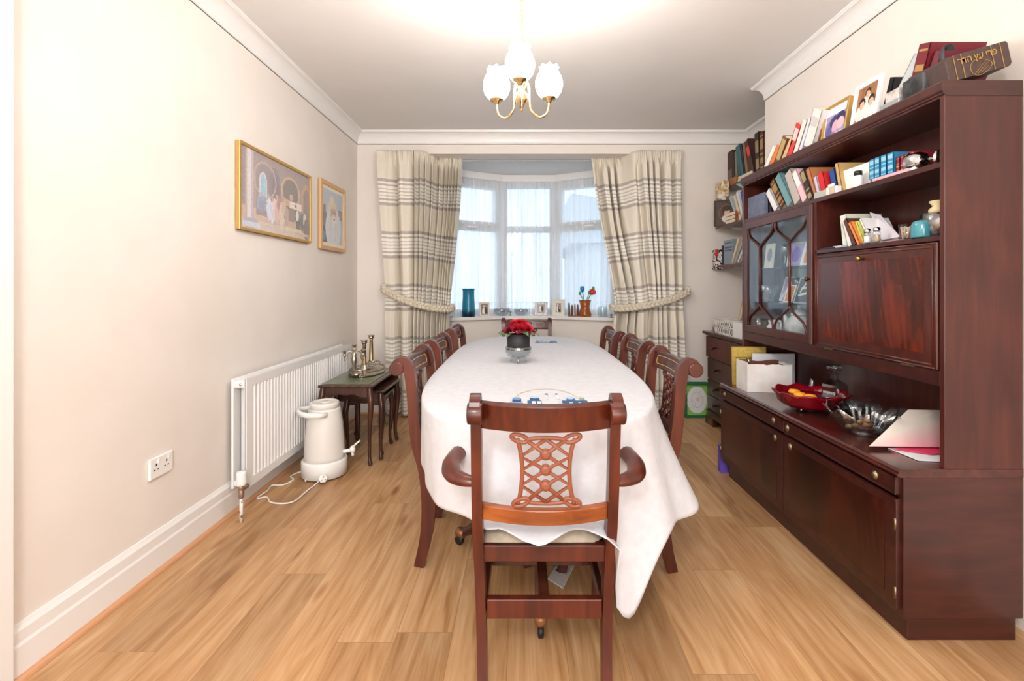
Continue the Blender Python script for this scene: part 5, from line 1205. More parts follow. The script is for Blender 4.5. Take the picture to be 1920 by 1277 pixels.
c = PX(1668,196,1.43); t = thing('silver_box', 'small silver box with a pale panel in front of the grey hardback', 'box', (1.43,1.89,ZT))
m = MB(); m.box((1.415,1.80,ZT),(1.47,1.90,ZT+.022)); m.build('base', mat('brushed_silver','#b6bcc0',.3,.6), t, bevel=.002)
m = MB(); m.box((1.42,1.81,ZT+.021),(1.455,1.875,ZT+.062)); m.build('lid', mottled('pearl_panel','#cfc9c4','#a79c95',70,.3), t, bevel=.002)
bookp('tall maroon volume with gilt spine leaning at the near end of the top', 1.45,ZT,1697,1719,1722,93,.20,'#6f1a24',bands=((.04,.08),(.12,.2),(.26,.3),(.5,.62),(.86,.9)),group=G1)
bookp('plum red volume leaning right of the tall maroon one on top', 1.46,ZT,1722,1738,1750,105,.19,'#6d2634',group=G1)
# etrog case: brown box lying on its side with gilt bands, title and a strap
ec = thing('gilt_case', 'brown gilt-banded case with Hebrew title and black strap lying on the near top corner', 'case', (1.43,1.64,ZT))
EB = mottled('brown_leatherette','#43322e','#4d3a35',60,.5)
def wpos(x, y, Y): return P(x,y,Y)
YQ = 1.62
a0, a1, a2, a3 = P(1771,126,YQ), P(1889,92,YQ), P(1906,143,YQ), P(1781,172,YQ)
ux_ = (a1-a0); uz_ = (a3-a0)
def ep(u, v, w=0): return a0+ux_*u+uz_*v+Vector((0,w,0))
dy = .16
ol_ = [(0,.12),(.03,.0),(.97,.0),(1,.1),(1,.9),(.97,1.0),(.03,1.0),(0,.9)]
lift = ZT+.001-min(ep(u,v).z for u,v in ol_)
m = MB(); m.add([ep(u,v)+Vector((0,0,lift)) for u,v in ol_]+[ep(u,v,dy)+Vector((0,0,lift)) for u,v in ol_], [tuple(range(8)),tuple(range(15,7,-1))]+[(i,8+i,8+(i+1)%8,(i+1)%8) for i in range(8)])
m.build('body', EB, ec, bevel=.003)
up = Vector((0,0,lift)); fr = Vector((0,-.0012,0))
m = MB()
for u in (.12,.24,.715,.86):
    q = [ep(u,.01)+up+fr, ep(u+.012,.01)+up+fr, ep(u+.012,.99)+up+fr, ep(u,.99)+up+fr]; m.add(q,[(0,1,2,3)])
m.build('gilt_bands', GOLDB, ec, fixn=False)
m = MB(); m.tube([ep(.5+.17*math.cos(a)*(1 if True else 0)+.02, .72+.30*math.sin(a)*(1-.35*math.cos(a)))+up+fr for a in [2*PI*k/28 for k in range(28)]], .0009, 6, closed=True)
for k in range(3): m.tube([ep(.40+.05*k,.95)+up+fr, ep(.62+.01*k,.5+.12*k)+up+fr], .0008, 5)
m.build('emblem', GOLDB, ec)
cu = bpy.data.curves.new('title','FONT'); cu.body = '\u05e8\u05d3\u05d4 \u05e5\u05e2 \u05d9\u05e8\u05e4'; cu.size = .029; cu.offset = .0005; cu.align_x = 'CENTER'; cu.align_y = 'CENTER'; cu.extrude = .0003
to = bpy.data.objects.new('title', cu); COL.objects.link(to)
ctr = ep(.49,.30)+up+Vector((0,-.0016,0)); ang = math.atan2(ux_.z, ux_.x)
TM = Matrix.Translation(ctr) @ Matrix.Rotation(-ang,4,'Y') @ Matrix.Rotation(PI/2,4,'X')
bpy.context.view_layer.update(); dg = bpy.context.evaluated_depsgraph_get(); tme = bpy.data.meshes.new_from_object(to.evaluated_get(dg)); bpy.data.objects.remove(to)
if len(tme.vertices):
    tme.transform(WM[ec.name].inverted() @ TM); tme.materials.clear(); tme.materials.append(GOLDB); to = bpy.data.objects.new('title', tme); COL.objects.link(to); to.parent = ec
m = MB(); st = [ep(.17,-.02,.05)+up, ep(.19,-.38,.05)+up, ep(.26,-.56,.06)+up, ep(.36,-.58,.06)+up, ep(.44,-.35,.07)+up, ep(.55,-.04,.07)+up]
m.tube(smooth_path(st,5), .012, 8, flat=.2, up=(0,1,0)); m.build('strap', mat('black_strap','#3a3c40',.5), ec)
m = MB(); m.box((1.425,1.70,ZT),(1.47,1.80,ZT+.075)); o = tag(m.build('dark_box', mottled('smoked_plastic','#2a2b2d','#54575a',14,.2), bevel=.006), 'small dark smoky box between the plum volume and the gilt case', 'box'); WM[o.name] = Matrix()
# ---- upper shelf, left to right
G3 = 'books on the upper open shelf of the unit'; S1 = Z1+.0005
Ya, Yb = YX(1403.5,1.44), YX(1434,1.44)
m = MB(); m.box((1.435,Yb,S1),(1.46,Ya,S1+.135)); o = tag(m.build('slipcase', mottled('slate_blue_cloth','#5d6479','#6b7286',40,.7), bevel=.002), 'slate blue flat slipcase standing at the far end of the upper shelf', 'slipcase'); WM[o.name] = Matrix()
m = MB(); m.box((1.47,YX(1452,1.5),S1),(1.56,YX(1430,1.5),S1+.10)); o = tag(m.build('black_box', mat('dark_violet_card','#2b2433',.6), bevel=.01), 'rounded dark violet box beside the slate blue slipcase', 'box'); WM[o.name] = Matrix()
for lb, xs, top, xx in (('crumpled white papers leaning left beside the dark violet box',(1452,1462),(1436,364),1.445),('thin stack of white sheets against the brown gilt book',(1457,1464.5),(1443,358),1.46)):
    o = bookp(lb, xx,S1,xs[0],xs[1],top[0],top[1],.10,'#e2e0df',cat='papers',group='loose papers on the upper shelf')
bookp('dark brown book with gilt diamonds leaning left on the upper shelf',1.43,S1,1464,1476,1443,346,.16,'#4b2a20',bands=BN2,group=G3)
bookp('wide teal hardback leaning left on the upper shelf',1.43,S1,1476.5,1489,1453,336,.17,'#6b9398',group=G3)
bookp('light grey-beige hardback leaning left, right of the teal one',1.43,S1,1489.5,1504,1471,330,.17,'#b3aaa2',group=G3)
bookp('pink and white book leaning left on the upper shelf',1.43,S1,1504.5,1516,1484,328,.17,'#e5b7bf',bands=((.5,.97),),bcol='#efe3e2',group=G3)
bookp('black book with gold pattern leaning left on the upper shelf',1.43,S1,1516.5,1526,1499,325,.17,'#33302f',bands=((.05,.2),(.3,.36),(.62,.95)),bcol='#9c8a62',group=G3)
bookp('tall orange-brown book leaning left on the upper shelf',1.44,S1,1526.5,1533.5,1511,320,.16,'#b9774c',group=G3)
bookp('small lilac booklet between the orange-brown and the red book',1.445,S1,1534,1540,1525,335,.10,'#c4bfd0',group=G3)
bookp('small scarlet book on the upper shelf',1.45,S1,1541,1551,1533,329,.13,'#cf2a2e',group=G3)
bookp('small royal blue book on the upper shelf',1.455,S1,1563,1573,1554,323,.12,'#2a4a92',group=G3)
bookp('tan-spined black book leaning left beside the white carton',1.45,S1,1574,1580,1565,309,.17,'#c1a168',group=G3)
# white carton, bottle and bits
def blk(name, label, cat, x0, x1, y0, y1, z0, h, matl, bev=.002, group=None):
    m = MB(); m.box((x0,y0,z0),(x1,y1,z0+h)); o = tag(m.build(name, matl, bevel=bev), label, cat, group); WM[o.name] = Matrix(); return o
blk('carton','white carton standing on the upper shelf behind the pill bottle','box',1.47,1.63,YX(1632,1.47),YX(1580,1.47),S1,.105,WHITE)
pb = thing('pill_bottle','white pill bottle with a black cap on the upper shelf','bottle',(1.437,YX(1609,1.437),S1))
c = Vector((1.437,YX(1609,1.437),S1)); m = MB(); m.lathe([(.017,0),(.0185,.002),(.0185,.046),(.012,.051)], c, 20); m.build('bottle', WHITE, pb); m = MB(); m.lathe([(.0155,.05),(.0155,.068),(.013,.070),(.001,.070)], c, 20); m.build('cap', BLACK, pb)
for k,(xa,xb,hh,col,lb) in enumerate(((1527,1548,.030,'#a9aea9','small grey cardboard box at the front of the upper shelf'),(1549,1554,.036,'#dcd8cb','slim ivory box beside the small grey box'),(1555,1565,.036,'#c3b7a2','small beige jar box at the shelf edge below the scarlet book'),(1566,1570,.030,'#e5e0e4','tiny white tube at the shelf edge below the blue book'))):
    blk('small_box',lb,'box',1.418,1.440,YX(xb,1.42),YX(xa,1.42),S1,hh,mat('box_'+col[1:],col,.6),group='little boxes at the front of the upper shelf')
blk('small_box','small white box standing in front of the royal blue book','box',1.442,1.452,YX(1562,1.442),YX(1552,1.442),S1,.055,WHITE,group='little boxes at the front of the upper shelf')
blk('flat_book','pink flat booklet lying under the blue and red volumes','book',1.418,1.60,YX(1704,1.42),YX(1636,1.42),S1,.012,mat('cover_pink','#dfa9b4',.6))
blk('flat_book','white flat booklet lying under the red volumes','book',1.420,1.60,YX(1714,1.42)-.0,YX(1705,1.42),S1,.011,WHITE)
S1b = S1+.0125
for k,(xa,xb,lb) in enumerate(((1630,1639,'first of four blue volumes from the white carton side'),(1639.5,1649,'second blue volume from the white carton'),(1651,1662,'third blue volume from the white carton, second from the red set'),(1663,1675,'blue volume touching the red set'))):
    bookp(lb,1.43,S1b,xa,xb,xa,lerp(301,289,k/3),.16,'#2f86b5',bands=((.08,.12),(.25,.42),(.55,.60),(.72,.92)),bcol='#8fc3d6',group='matching blue volumes on the upper shelf')
for k,(xa,xb,lb) in enumerate(((1680,1687,'red volume touching the blue set'),(1688,1695,'second red volume from the blue set'),(1696,1703.5,'third red volume from the blue set'),(1704.5,1714,'red volume nearest the silver goblet'))):
    bookp(lb,1.43,S1b,xa,xb,xa,lerp(296,286,k/3),.17,'#8e2230',bands=((.06,.1),(.3,.4),(.5,.54),(.86,.9)),bcol='#c99a6a',group='matching red volumes on the upper shelf')
gb_ = thing('silver_goblet','silver goblet lying on its side at the near end of the upper shelf','goblet',(1.44,1.70,S1))
Mg = Matrix.Translation((1.445,1.775,S1+.036)) @ Matrix.Rotation(.10,4,'X') @ Matrix.Rotation(PI/2,4,'X')
m = MB(); m.shell([(.005,.062),(.026,.05),(.034,.03),(.036,.0),(.033,-.006),(.030,0),(.029,.03),(.02,.046)], (0,0,0), 24, M=Mg); m.build('cup', CHROME, gb_)
m = MB(); m.lathe([(.006,.06),(.005,.075),(.008,.082),(.005,.09),(.006,.105),(.026,.118),(.027,.122),(.001,.122)], (0,0,0), 24, M=Mg); m.build('stem_and_foot', CHROME, gb_)
# ---- middle shelf
S2 = Z2+.0005; G4='papers and folders on the middle shelf'
blk('notepad','small blue-white notepad lying on the far end of the middle shelf','notepad',1.43,1.48,YX(1576,1.43),YX(1561,1.43),S2,.010,mat('notepad_blue','#b6c2d0',.6))
blk('pen_case','dark pen case lying at the far end of the middle shelf by the notepad','pen case',1.422,1.44,YX(1562,1.42),YX(1535,1.42),S2,.007,mat('dark_blue_case','#2b2f42',.5))
bookp('pale green ring folder standing at the far end of the middle shelf',1.47,S2,1580,1592,1574.5,406,.16,'#dbe3d2',cat='folder',group=G4)
bookp('thin white folder leaning beside the pale green one',1.45,S2,1590,1598,1578,414,.16,'#e7e5e3',cat='folder',group=G4)
bookp('dark brown folder leaning left on the middle shelf',1.44,S2,1599,1607,1581,415,.17,'#5d362c',cat='folder',group=G4)
bookp('orange folder leaning left on the middle shelf',1.435,S2,1608,1614,1590,420,.15,'#df8746',cat='folder',group=G4)
bookp('yellow-green leaflet leaning left behind the salt shakers',1.45,S2,1618,1622,1603,417,.13,'#c7cf6a',cat='leaflet',group=G4)
bookp('white card leaning left beside the yellow-green leaflet',1.46,S2,1632,1636,1611,412,.12,'#e9e6e6',cat='papers',group=G4)
def sheet(name, label, cat, pts, matl, th=.003, group=None, n=None):
    a,b,c,d = [Vector(p) for p in pts]; nn = (b-a).cross(d-a).normalized()*th
    m = MB(); m.add([a,b,c,d,a+nn,b+nn,c+nn,d+nn],[(3,2,1,0),(4,5,6,7),(0,1,5,4),(1,2,6,5),(2,3,7,6),(3,0,4,7)]); o = tag(m.build(name, matl), label, cat, group); WM[o.name] = Matrix(); return o
sheet('papers','big lilac-white sheet of paper leaning diagonally on the middle shelf','papers',[PX(1655,450,1.50),PX(1689,444,1.46),PX(1652,404,1.55),PX(1632,398,1.56)],mat('lilac_white_paper','#d9d5de',.6),group=G4)
blk('leaflet','pink leaflet lying flat under the salt shakers on the middle shelf','leaflet',1.416,1.55,YX(1690,1.416),YX(1650,1.416),S2,.002,mat('pink_paper','#e2a9ae',.6))
ss = thing('shaker_stand','clear stand under the salt and pepper shakers','stand',(1.43,YX(1632,1.43),S2))
c1 = Vector((1.437,YX(1626.5,1.437),S2)); c2 = Vector((1.437,YX(1644,1.437),S2+.0))
m = MB(); m.box((1.417,c2.y-.022,S2),(1.458,c1.y+.022,S2+.004)); m.build('tray', CLEAR, ss, bevel=.001)
for c, con, lb in ((c1,'#e6e6e6','glass salt shaker with white salt and a steel cap on the middle shelf'),(c2,'#b39a80','glass pepper shaker with tan filling and a steel cap on the middle shelf')):
    c = c+Vector((0,0,.0045)); t = thing('shaker',lb,'shaker',c,0,'salt and pepper shakers')
    m = MB(); m.lathe([(.013,0),(.0145,.003),(.0145,.04),(.011,.046)], c, 16); m.build('glass_body', CLEAR, t)
    m = MB(); m.lathe([(.011,.003),(.0125,.005),(.0125,.03),(.001,.03)], c, 16); m.build('contents', mat('seasoning_'+con[1:],con,.8), t)
    m = MB(); m.lathe([(.0125,.044),(.0135,.05),(.012,.058),(.006,.062),(.001,.063)], c, 16); m.build('cap', CHROME, t)
c = Vector((1.44,YX(1700,1.44),S2)); t = thing('clear_cup','clear plastic cup of cotton buds on the middle shelf','cup',c)
m = MB(); m.shell([(.02,0),(.022,.003),(.024,.058),(.0225,.058),(.0205,.005),(.01,.003)], c, 20); m.build('cup', CLEAR, t)
m = MB()
for k in range(9): a = k*2.4; m.tube([c+Vector((.012*math.cos(a),.012*math.sin(a),.006)), c+Vector((.017*math.cos(a+.5),.017*math.sin(a+.5),.05))], .0028, 6)
m.build('cotton_buds', mat('peach_buds','#e6c3a8',.7), t)
c = Vector((1.435,YX(1728,1.435),S2)); t = thing('teal_cup','teal ceramic cup upside down on the middle shelf','cup',c)
m = MB(); m.shell([(.029,0),(.031,.004),(.031,.045),(.027,.058),(.015,.063),(.001,.064),(.001,.058),(.013,.057),(.024,.052),(.028,.04),(.028,.004)], c, 28); m.build('cup', mat('teal_glaze','#3f8a96',.15,coat=.6), t)
c = Vector((1.48,YX(1752,1.48)-.02,S2)); t = thing('glass_canister','cut glass canister with a beige lid at the near end of the middle shelf','jar',c)
m = MB(); m.shell([(.035,0),(.045,.004),(.05,.05),(.054,.085),(.051,.085),(.047,.05),(.04,.008),(.01,.006)], c, 24, wave=lambda a,i,r,z:(r*(1+.03*math.cos(a*12)),z)); m.build('bowl', CRYSTAL, t)
m = MB(); m.lathe([(.03,.086),(.03,.10),(.018,.112),(.028,.125),(.028,.13),(.001,.132)], c, 20); m.build('lid', mat('beige_lid','#d6c49a',.5), t)
m = MB()
for k in range(7): a = k*.9; m.ball(c+Vector((.025*math.cos(a),.025*math.sin(a),.015+.008*(k%4))),.012,8,6)
m.build('sweets', mottled('wrapped_sweets','#b0505c','#c9c4c6',50,.4), t)
# ---- inside the glazed cupboard
def inx(x, X, z): return Vector((X, YX(x,X), z))
GC='photo frames in the glazed cupboard'
cframe('cream card with a dark oval on the top glass shelf',1.52,1.306,1432,1448,.15,.006,.008,mat('cream_card','#e6dac8',.6),[('fill','#eadfce'),('ell',.5,.55,.3,.3,'#8d8f92')],lean=.1,group=GC)
cframe('lilac photo frame at the near end of the top glass shelf',1.53,1.306,1478,1500,.14,.008,.008,mat('silver_frame','#c5c8cc',.3,.7),[('fill','#a79ac6'),('ell',.5,.5,.3,.35,'#7f73b5')],lean=.2,turn=.3,group=GC)
cframe('orange and white picture at the near edge of the top glass shelf',1.47,1.306,1499,1515,.11,.007,.008,mat('white_frame','#eeeeee',.4),[('fill','#e9d9d2'),('ell',.5,.4,.3,.4,'#d68a5c')],lean=.25,group=GC)
cframe('lilac striped picture on the lower glass shelf',1.575,1.106,1460,1478,.15,.007,.008,mat('white_frame','#eeeeee',.4),[('fill','#c9b2d4'),('line',0,0,1,1,.1,'#eee6f0')],lean=.28,group=GC)
cframe('orange picture leaning on the lower glass shelf',1.48,1.106,1468,1483,.10,.006,.008,mat('white_frame','#eeeeee',.4),[('fill','#d88a4c'),('rect',.2,.3,.8,.5,'#e8b070')],lean=.3,group=GC)
cframe('black picture with white calligraphy on the lower glass shelf',1.45,1.106,1486,1512,.14,.006,.008,mat('silver_frame','#c5c8cc',.3,.7),[('fill','#3c3a36'),('line',.2,.3,.8,.4,.05,'#d9d4c4'),('line',.3,.6,.8,.65,.05,'#cfcab8'),('line',.25,.45,.5,.8,.04,'#d9d4c4')],lean=.3,group=GC)
c = inx(1438,1.52,1.1055); t = thing('glass_bowl','faceted crystal bowl with a pink ornament on the lower glass shelf','bowl',c)
m = MB(); m.shell([(.03,0),(.04,.004),(.06,.06),(.068,.10),(.065,.10),(.055,.06),(.03,.01)], c, 28, wave=lambda a,i,r,z:(r*(1+.04*math.cos(a*10)),z)); m.build('bowl', CRYSTAL, t)
m = MB(); m.lathe([(.03,.012),(.028,.03),(.012,.07),(.004,.09),(.001,.092)], c, 16); m.build('ornament', mat('salmon_glaze','#d98a78',.4), t)
for x, X, lb in ((1472,1.55,'tall crystal goblet on the top glass shelf, left of the lilac frame'),(1495,1.58,'crystal goblet hanging over the lower glass shelf, near end')):
    c = inx(x,X,1.3055 if x<1480 else 1.1055); t = thing('crystal_goblet',lb,'goblet',c,0,'crystal goblets in the glazed cupboard')
    m = MB(); m.lathe([(.025,0),(.02,.004),(.004,.01),(.004,.06),(.012,.07)], c, 16); m.build('stem', CRYSTAL, t)
    m = MB(); m.shell([(.006,.068),(.02,.08),(.027,.11),(.025,.14),(.023,.14),(.025,.11),(.018,.083)], c, 20); m.build('cup', CRYSTAL, t)
PORC = mat('white_porcelain','#eceaea',.15,coat=.5)
c = inx(1499,1.55,.892); tp_ = thing('teapot','large white lidded porcelain teapot at the bottom of the glazed cupboard','teapot',c)
m = MB(); m.lathe([(.04,0),(.045,.006),(.043,.014),(.065,.04),(.075,.075),(.068,.11),(.045,.135),(.042,.142)], c, 28); m.build('body', PORC, tp_)
m = MB(); m.lathe([(.046,.142),(.044,.152),(.025,.17),(.010,.178),(.008,.185),(.014,.195),(.008,.205),(.001,.21)], c, 24); m.build('lid', PORC, tp_)
m = MB(); m.tube(smooth_path([c+Vector((-.0,.06,.05)),c+Vector((-.01,.10,.07)),c+Vector((-.01,.115,.11)),c+Vector((-.012,.135,.14))],5), [.02]*6+[.014]*6+[.010]*4, 10); m.build('spout', PORC, tp_)
m = MB(); m.tube(smooth_path([c+Vector((0,-.06,.12)),c+Vector((0,-.10,.125)),c+Vector((0,-.115,.09)),c+Vector((0,-.09,.05)),c+Vector((0,-.068,.045))],5), .007, 8); m.build('handle', PORC, tp_)
c = inx(1452,1.50,.892); t = thing('milk_jug','white porcelain jug beside the teapot in the glazed cupboard','jug',c)
m = MB(); m.shell([(.03,0),(.033,.004),(.045,.03),(.043,.06),(.03,.085),(.036,.105),(.033,.105),(.027,.085),(.04,.06),(.042,.03),(.02,.008)], c, 24, wave=lambda a,i,r,z:(r*(1+(.35 if z>.09 else 0)*max(0,math.cos(a-1.6))**6), z)); m.build('jug', PORC, t)
m = MB(); m.tube(smooth_path([c+Vector((0,-.034,.095)),c+Vector((0,-.065,.10)),c+Vector((0,-.07,.06)),c+Vector((0,-.042,.035))],5), .0055, 8); m.build('handle', PORC, t)
c = inx(1424,1.52,.892); t = thing('glass_bowl','stacked cut glass bowl at the far bottom of the glazed cupboard','bowl',c)
m = MB(); m.shell([(.03,0),(.034,.006),(.045,.05),(.05,.11),(.047,.11),(.04,.05),(.02,.01)], c, 24, wave=lambda a,i,r,z:(r*(1+.04*math.cos(a*10)),z)); m.build('bowl', CRYSTAL, t)
# ---- on the base top, in the niche
B = LZ1+.0008
c0, c1_, c2_ = PX(1379,724,1.43), None, None
gp = frame('papyrus_print','flat gold papyrus print leaning behind the torn white box','picture',(1.415,2.975,B),.215,.232,0,.06,.004,.006,mat('papyrus_gold','#b89c4a',.6),[('fill','#c2a752'),('rect',.1,.7,.9,.73,'#8a7433'),('rect',.3,.5,.6,.52,'#8a7433'),('line',.1,.1,.1,.9,.012,'#8a7433'),('ring',.5,.6,.12,.1,.5,'#7d6a33')],nx=30,nz=30,noise=.15)
blk('canvas','plain white canvas leaning in the niche behind the torn box','canvas',1.40,1.655,2.905,2.918,B,.20,mat('blue_white_canvas','#d5d8dd',.6),.002)
bx = thing('torn_box','torn open white cardboard box with brown inside on the base top','box',(1.42,2.8,B))
o = PZ(1402,735.5,B); q = PZ(1381,726,B); r_ = PZ(1485,737,B)
TW = mottled('torn_white_card','#e9e6e4','#dcd5cf',9,.7); TB_ = mat('brown_card','#6b3d30',.8)
ex = (r_-o); eyv = (q-o); hh = .164
def bq(u,v,w): return o+ex*u+eyv*v+Vector((0,0,w*hh))
m = MB()
rnd = random.Random(5)
def wall_(u0,v0,u1,v1,topA,n=14):
    rows = []
    for i in range(n+1):
        f = i/n; u,v = lerp(u0,u1,f),lerp(v0,v1,f); rows.append([bq(u,v,0),bq(u,v,topA+rnd.uniform(-.02,.02))])
    m.grid(rows, sm=False)
wall_(0,0,1,0,.97); wall_(0,0,0,1,1.04); wall_(1,0,1,1,.98); m.add([bq(0,0,.01),bq(1,0,.01),bq(1,1,.01),bq(0,1,.01)],[(0,1,2,3)])
m.build('card_wall', TW, bx, solid=.003, weld=False)
m = MB(); m.grid([[bq(u,1,0),bq(u,1,1.0+.03*math.sin(u*9))] for u in [k/10 for k in range(11)]], sm=False); m.add([bq(.02,.05,.86),bq(.98,.05,.86),bq(.98,.95,.9),bq(.02,.95,.9)],[(0,1,2,3)]); m.build('brown_lining', TB_, bx, solid=.003, weld=False)
m = MB(); m.tube([bq(.13,.5,1.02)+Vector((.0,.018*math.cos(a),.018*math.sin(a))) for a in [2*PI*k/16 for k in range(16)]], .003, 6, closed=True); m.build('ring_pull', CHROME, bx)
def dk(x, y, z=B): return PZ(x,y,z)
c = Vector((1.585,YX(1565,1.585),B)); t = thing('decanter','square glass whisky decanter with a disc stopper in the niche','decanter',c)
DEC = mat('decanter_glass','#f2f4f3',.05,trans=1.0,ior=1.3)
m = MB(); 
def sqr(h0): return [(-.5,-.5),(.5,-.5),(.5,.5),(-.5,.5)]
rows = []
for w,z in ((.084,0),(.088,.004),(.088,.100),(.082,.114),(.05,.130),(.030,.138),(.028,.160),(.042,.166),(.042,.170),(.018,.170)):
    rows.append([c+Vector((w*(a*.9-b*.436),w*(a*.436+b*.9),z)) for a,b in ((-.5,-.42),(-.42,-.5),(.42,-.5),(.5,-.42),(.5,.42),(.42,.5),(-.42,.5),(-.5,.42))])
m.grid(rows, sm=False, closed=True); m.f.append(tuple(range(8))); m.m.append(0); m.sm.append(False); m.build('bottle', CRYSTAL, t)
m = MB(); M = Matrix.Translation(c+Vector((0,0,.198))); m.lathe([(.012,-.03),(.012,-.018),(.032,-.012),(.036,.0),(.033,.012),(.001,.016)], (0,0,0), 20, M=M); m.build('stopper', CRYSTAL, t)
m = MB(); m.box((-.0455,-.03,.02),(-.0445,.03,.08),0,Matrix.Translation(c) @ Matrix.Rotation(.451,4,'Z')); m.build('label_plate', mottled('engraved_label','#cfd2d2','#6d7072',160,.4), t)
c = Vector((1.60,YX(1523,1.60),B)); t = thing('glass_bell','small pointed glass bell left of the decanter','bell',c)
m = MB(); m.lathe([(.03,0),(.03,.01),(.022,.04),(.018,.06),(.014,.066),(.012,.09),(.006,.105),(.001,.108)], c, 18); m.build('bell', CRYSTAL, t)
# ruby dish with fruit jellies
c = dk(1519,768); c.z = B; t = thing('ruby_dish','scalloped ruby red glass dish on small feet in the niche','dish',c)
RUBY = mat('ruby_glass','#a80f24',.06,trans=.55,ior=1.45,coat=.5)
sc_ = lambda a,i,r,z: (r*(1+.035*math.cos(a*9)*(1 if z>.03 else .6)+.012*math.cos(a*27)), z+(.005*math.cos(a*9) if z>.06 else 0))
m = MB(); m.shell([(.06,.018),(.118,.022),(.138,.040),(.144,.062),(.160,.080),(.166,.090),(.160,.093),(.148,.085),(.136,.072),(.128,.05),(.11,.034),(.02,.030)], c, 72, wave=sc_); m.build('dish', RUBY, t)
for k in range(4):
    a = k*PI/2+.6; m = MB(); m.tube([c+Vector((.07*math.cos(a),.07*math.sin(a),.03)), c+Vector((.088*math.cos(a),.088*math.sin(a),.014)), c+Vector((.09*math.cos(a),.09*math.sin(a),.004))], [.009,.006,.008], 8); m.build('foot', CRYSTAL, t)
m = MB(); m.lathe([(.001,.066),(.118,.066),(.118,.071),(.001,.073)], c, 40); o_ = tag(m.build('dish_insert', mat('plum_tray','#5a1c2c',.2,coat=.4)), 'dark red divided insert inside the ruby dish', 'tray'); WM[o_.name] = Matrix()
for k,(dx,dy,lb) in enumerate(((-.045,.035,'orange fruit half at the far side of the ruby dish'),(-.055,-.02,'orange fruit half in the middle of the ruby dish'),(-.035,-.06,'orange fruit half at the near side of the ruby dish'))):
    m = MB(); m.lathe([(.001,.0),(.027,.0),(.028,.006),(.022,.016),(.001,.02)], c+Vector((dx*1.2,dy*1.2,.073)), 20); o_ = tag(m.build('orange_sweet', mat('orange_jelly','#f0a020',.35)), lb, 'sweet', 'orange pieces in the ruby dish'); WM[o_.name] = Matrix()
# long glass tray, crystal bowl with nuts
c = Vector((1.612,YX(1606,1.612),B)); t = thing('glass_box','low oblong glass box behind the ruby dish and crystal bowl','box',c)
m = MB(); m.box((c.x-.04,c.y-.11,B),(c.x+.04,c.y+.07,B+.035)); m.build('body', CRYSTAL, t, bevel=.006); m = MB(); m.box((c.x-.043,c.y-.113,B+.036),(c.x+.043,c.y+.073,B+.048)); m.build('lid', CRYSTAL, t, bevel=.006)
c = dk(1632,807); c.x += .045; c = Vector((1.42,1.99,B)); t = thing('crystal_bowl','large cut crystal bowl with scalloped rim holding wrapped sweets','bowl',c)
def cw(a,i,r,z): return (r*(1+.05*math.cos(a*9)*min(z/.06,1)+.02*math.cos(a*27)), z+(.012*math.cos(a*9) if z>.07 else 0))
m = MB(); m.shell([(.06,0),(.07,.004),(.083,.022),(.109,.06),(.14,.100),(.135,.101),(.103,.062),(.077,.024),(.03,.010)], c, 108, wave=cw); m.build('bowl', CRYSTAL, t)
rnd = random.Random(9); TOF = [mat('toffee_'+cc[1:],cc,.35) for cc in ('#b98852','#8a4a3a','#d9b77c','#a86a4a')]
for k in range(14):
    a = rnd.uniform(0,6.28); r = rnd.uniform(.005,.07); m = MB(); m.ball((0,0,0),(.016,.010,.009),8,6); m.xf(Matrix.Translation(c+Vector((r*math.cos(a),r*math.sin(a),.024+.02*(k%3)*.6+.006))) @ Matrix.Rotation(a*2,4,'Z') @ Matrix.Rotation(rnd.uniform(-.5,.5),4,'X'))
    o_ = tag(m.build('wrapped_sweet', TOF[k%4]), 'brown or gold sweet lying in the large crystal bowl', 'sweet', 'sweets in the large crystal bowl'); WM[o_.name] = Matrix()
# folded card and envelopes at the near end
card = mat('cream_card_stock','#d9cfc6',.6)
a = PZ(1629,837,B+.012); b = PZ(1765,839,B+.012); cc_ = P(1765,769.5,b.y+.10); d = P(1702,768.5,a.y+.10)
sheet('greeting_card','tall cream greeting card blushing pink leaning against the unit side','card',[a,b,cc_,d],card,.002)
m = bpy.data.materials['cream_card_stock']; n,l,p = nodes(m); tcn = n.new('ShaderNodeTexCoord'); mp = n.new('ShaderNodeMapping'); l.new(tcn.outputs['Generated'],mp.inputs[0]); sx = n.new('ShaderNodeSeparateXYZ'); l.new(mp.outputs[0],sx.inputs[0])
mm = n.new('ShaderNodeMath'); mm.operation='MULTIPLY_ADD'; mm.inputs[1].default_value=.55; l.new(sx.outputs['X'],mm.inputs[0]); m2_ = n.new('ShaderNodeMath'); m2_.operation='MULTIPLY_ADD'; m2_.inputs[1].default_value=-.8; l.new(sx.outputs['Z'],m2_.inputs[0]); m2_.inputs[2].default_value=.45; l.new(m2_.outputs[0],mm.inputs[2])
rp = ramp(m.node_tree,[(.35,'#d9cfc4'),(.62,'#e0a9ab'),(.85,'#e58f9c')]); l.new(mm.outputs[0],rp.inputs['Fac']); l.new(rp.outputs['Color'],p.inputs['Base Color'])
sheet('envelope','hot pink envelope lying under the cream greeting card','envelope',[PZ(1672,842,B+.006),PZ(1748,853,B+.006),PZ(1764,851,B+.006),PZ(1764,838,B+.006)],mat('hot_pink_paper','#e0345f',.5),.002)
sheet('envelope','white envelope lowest under the hot pink one','envelope',[PZ(1665,841,B+.001),PZ(1722,864,B+.001),PZ(1762,866,B+.001),PZ(1763,840,B+.001)],mat('white_paper','#e8e8ec',.6),.002)
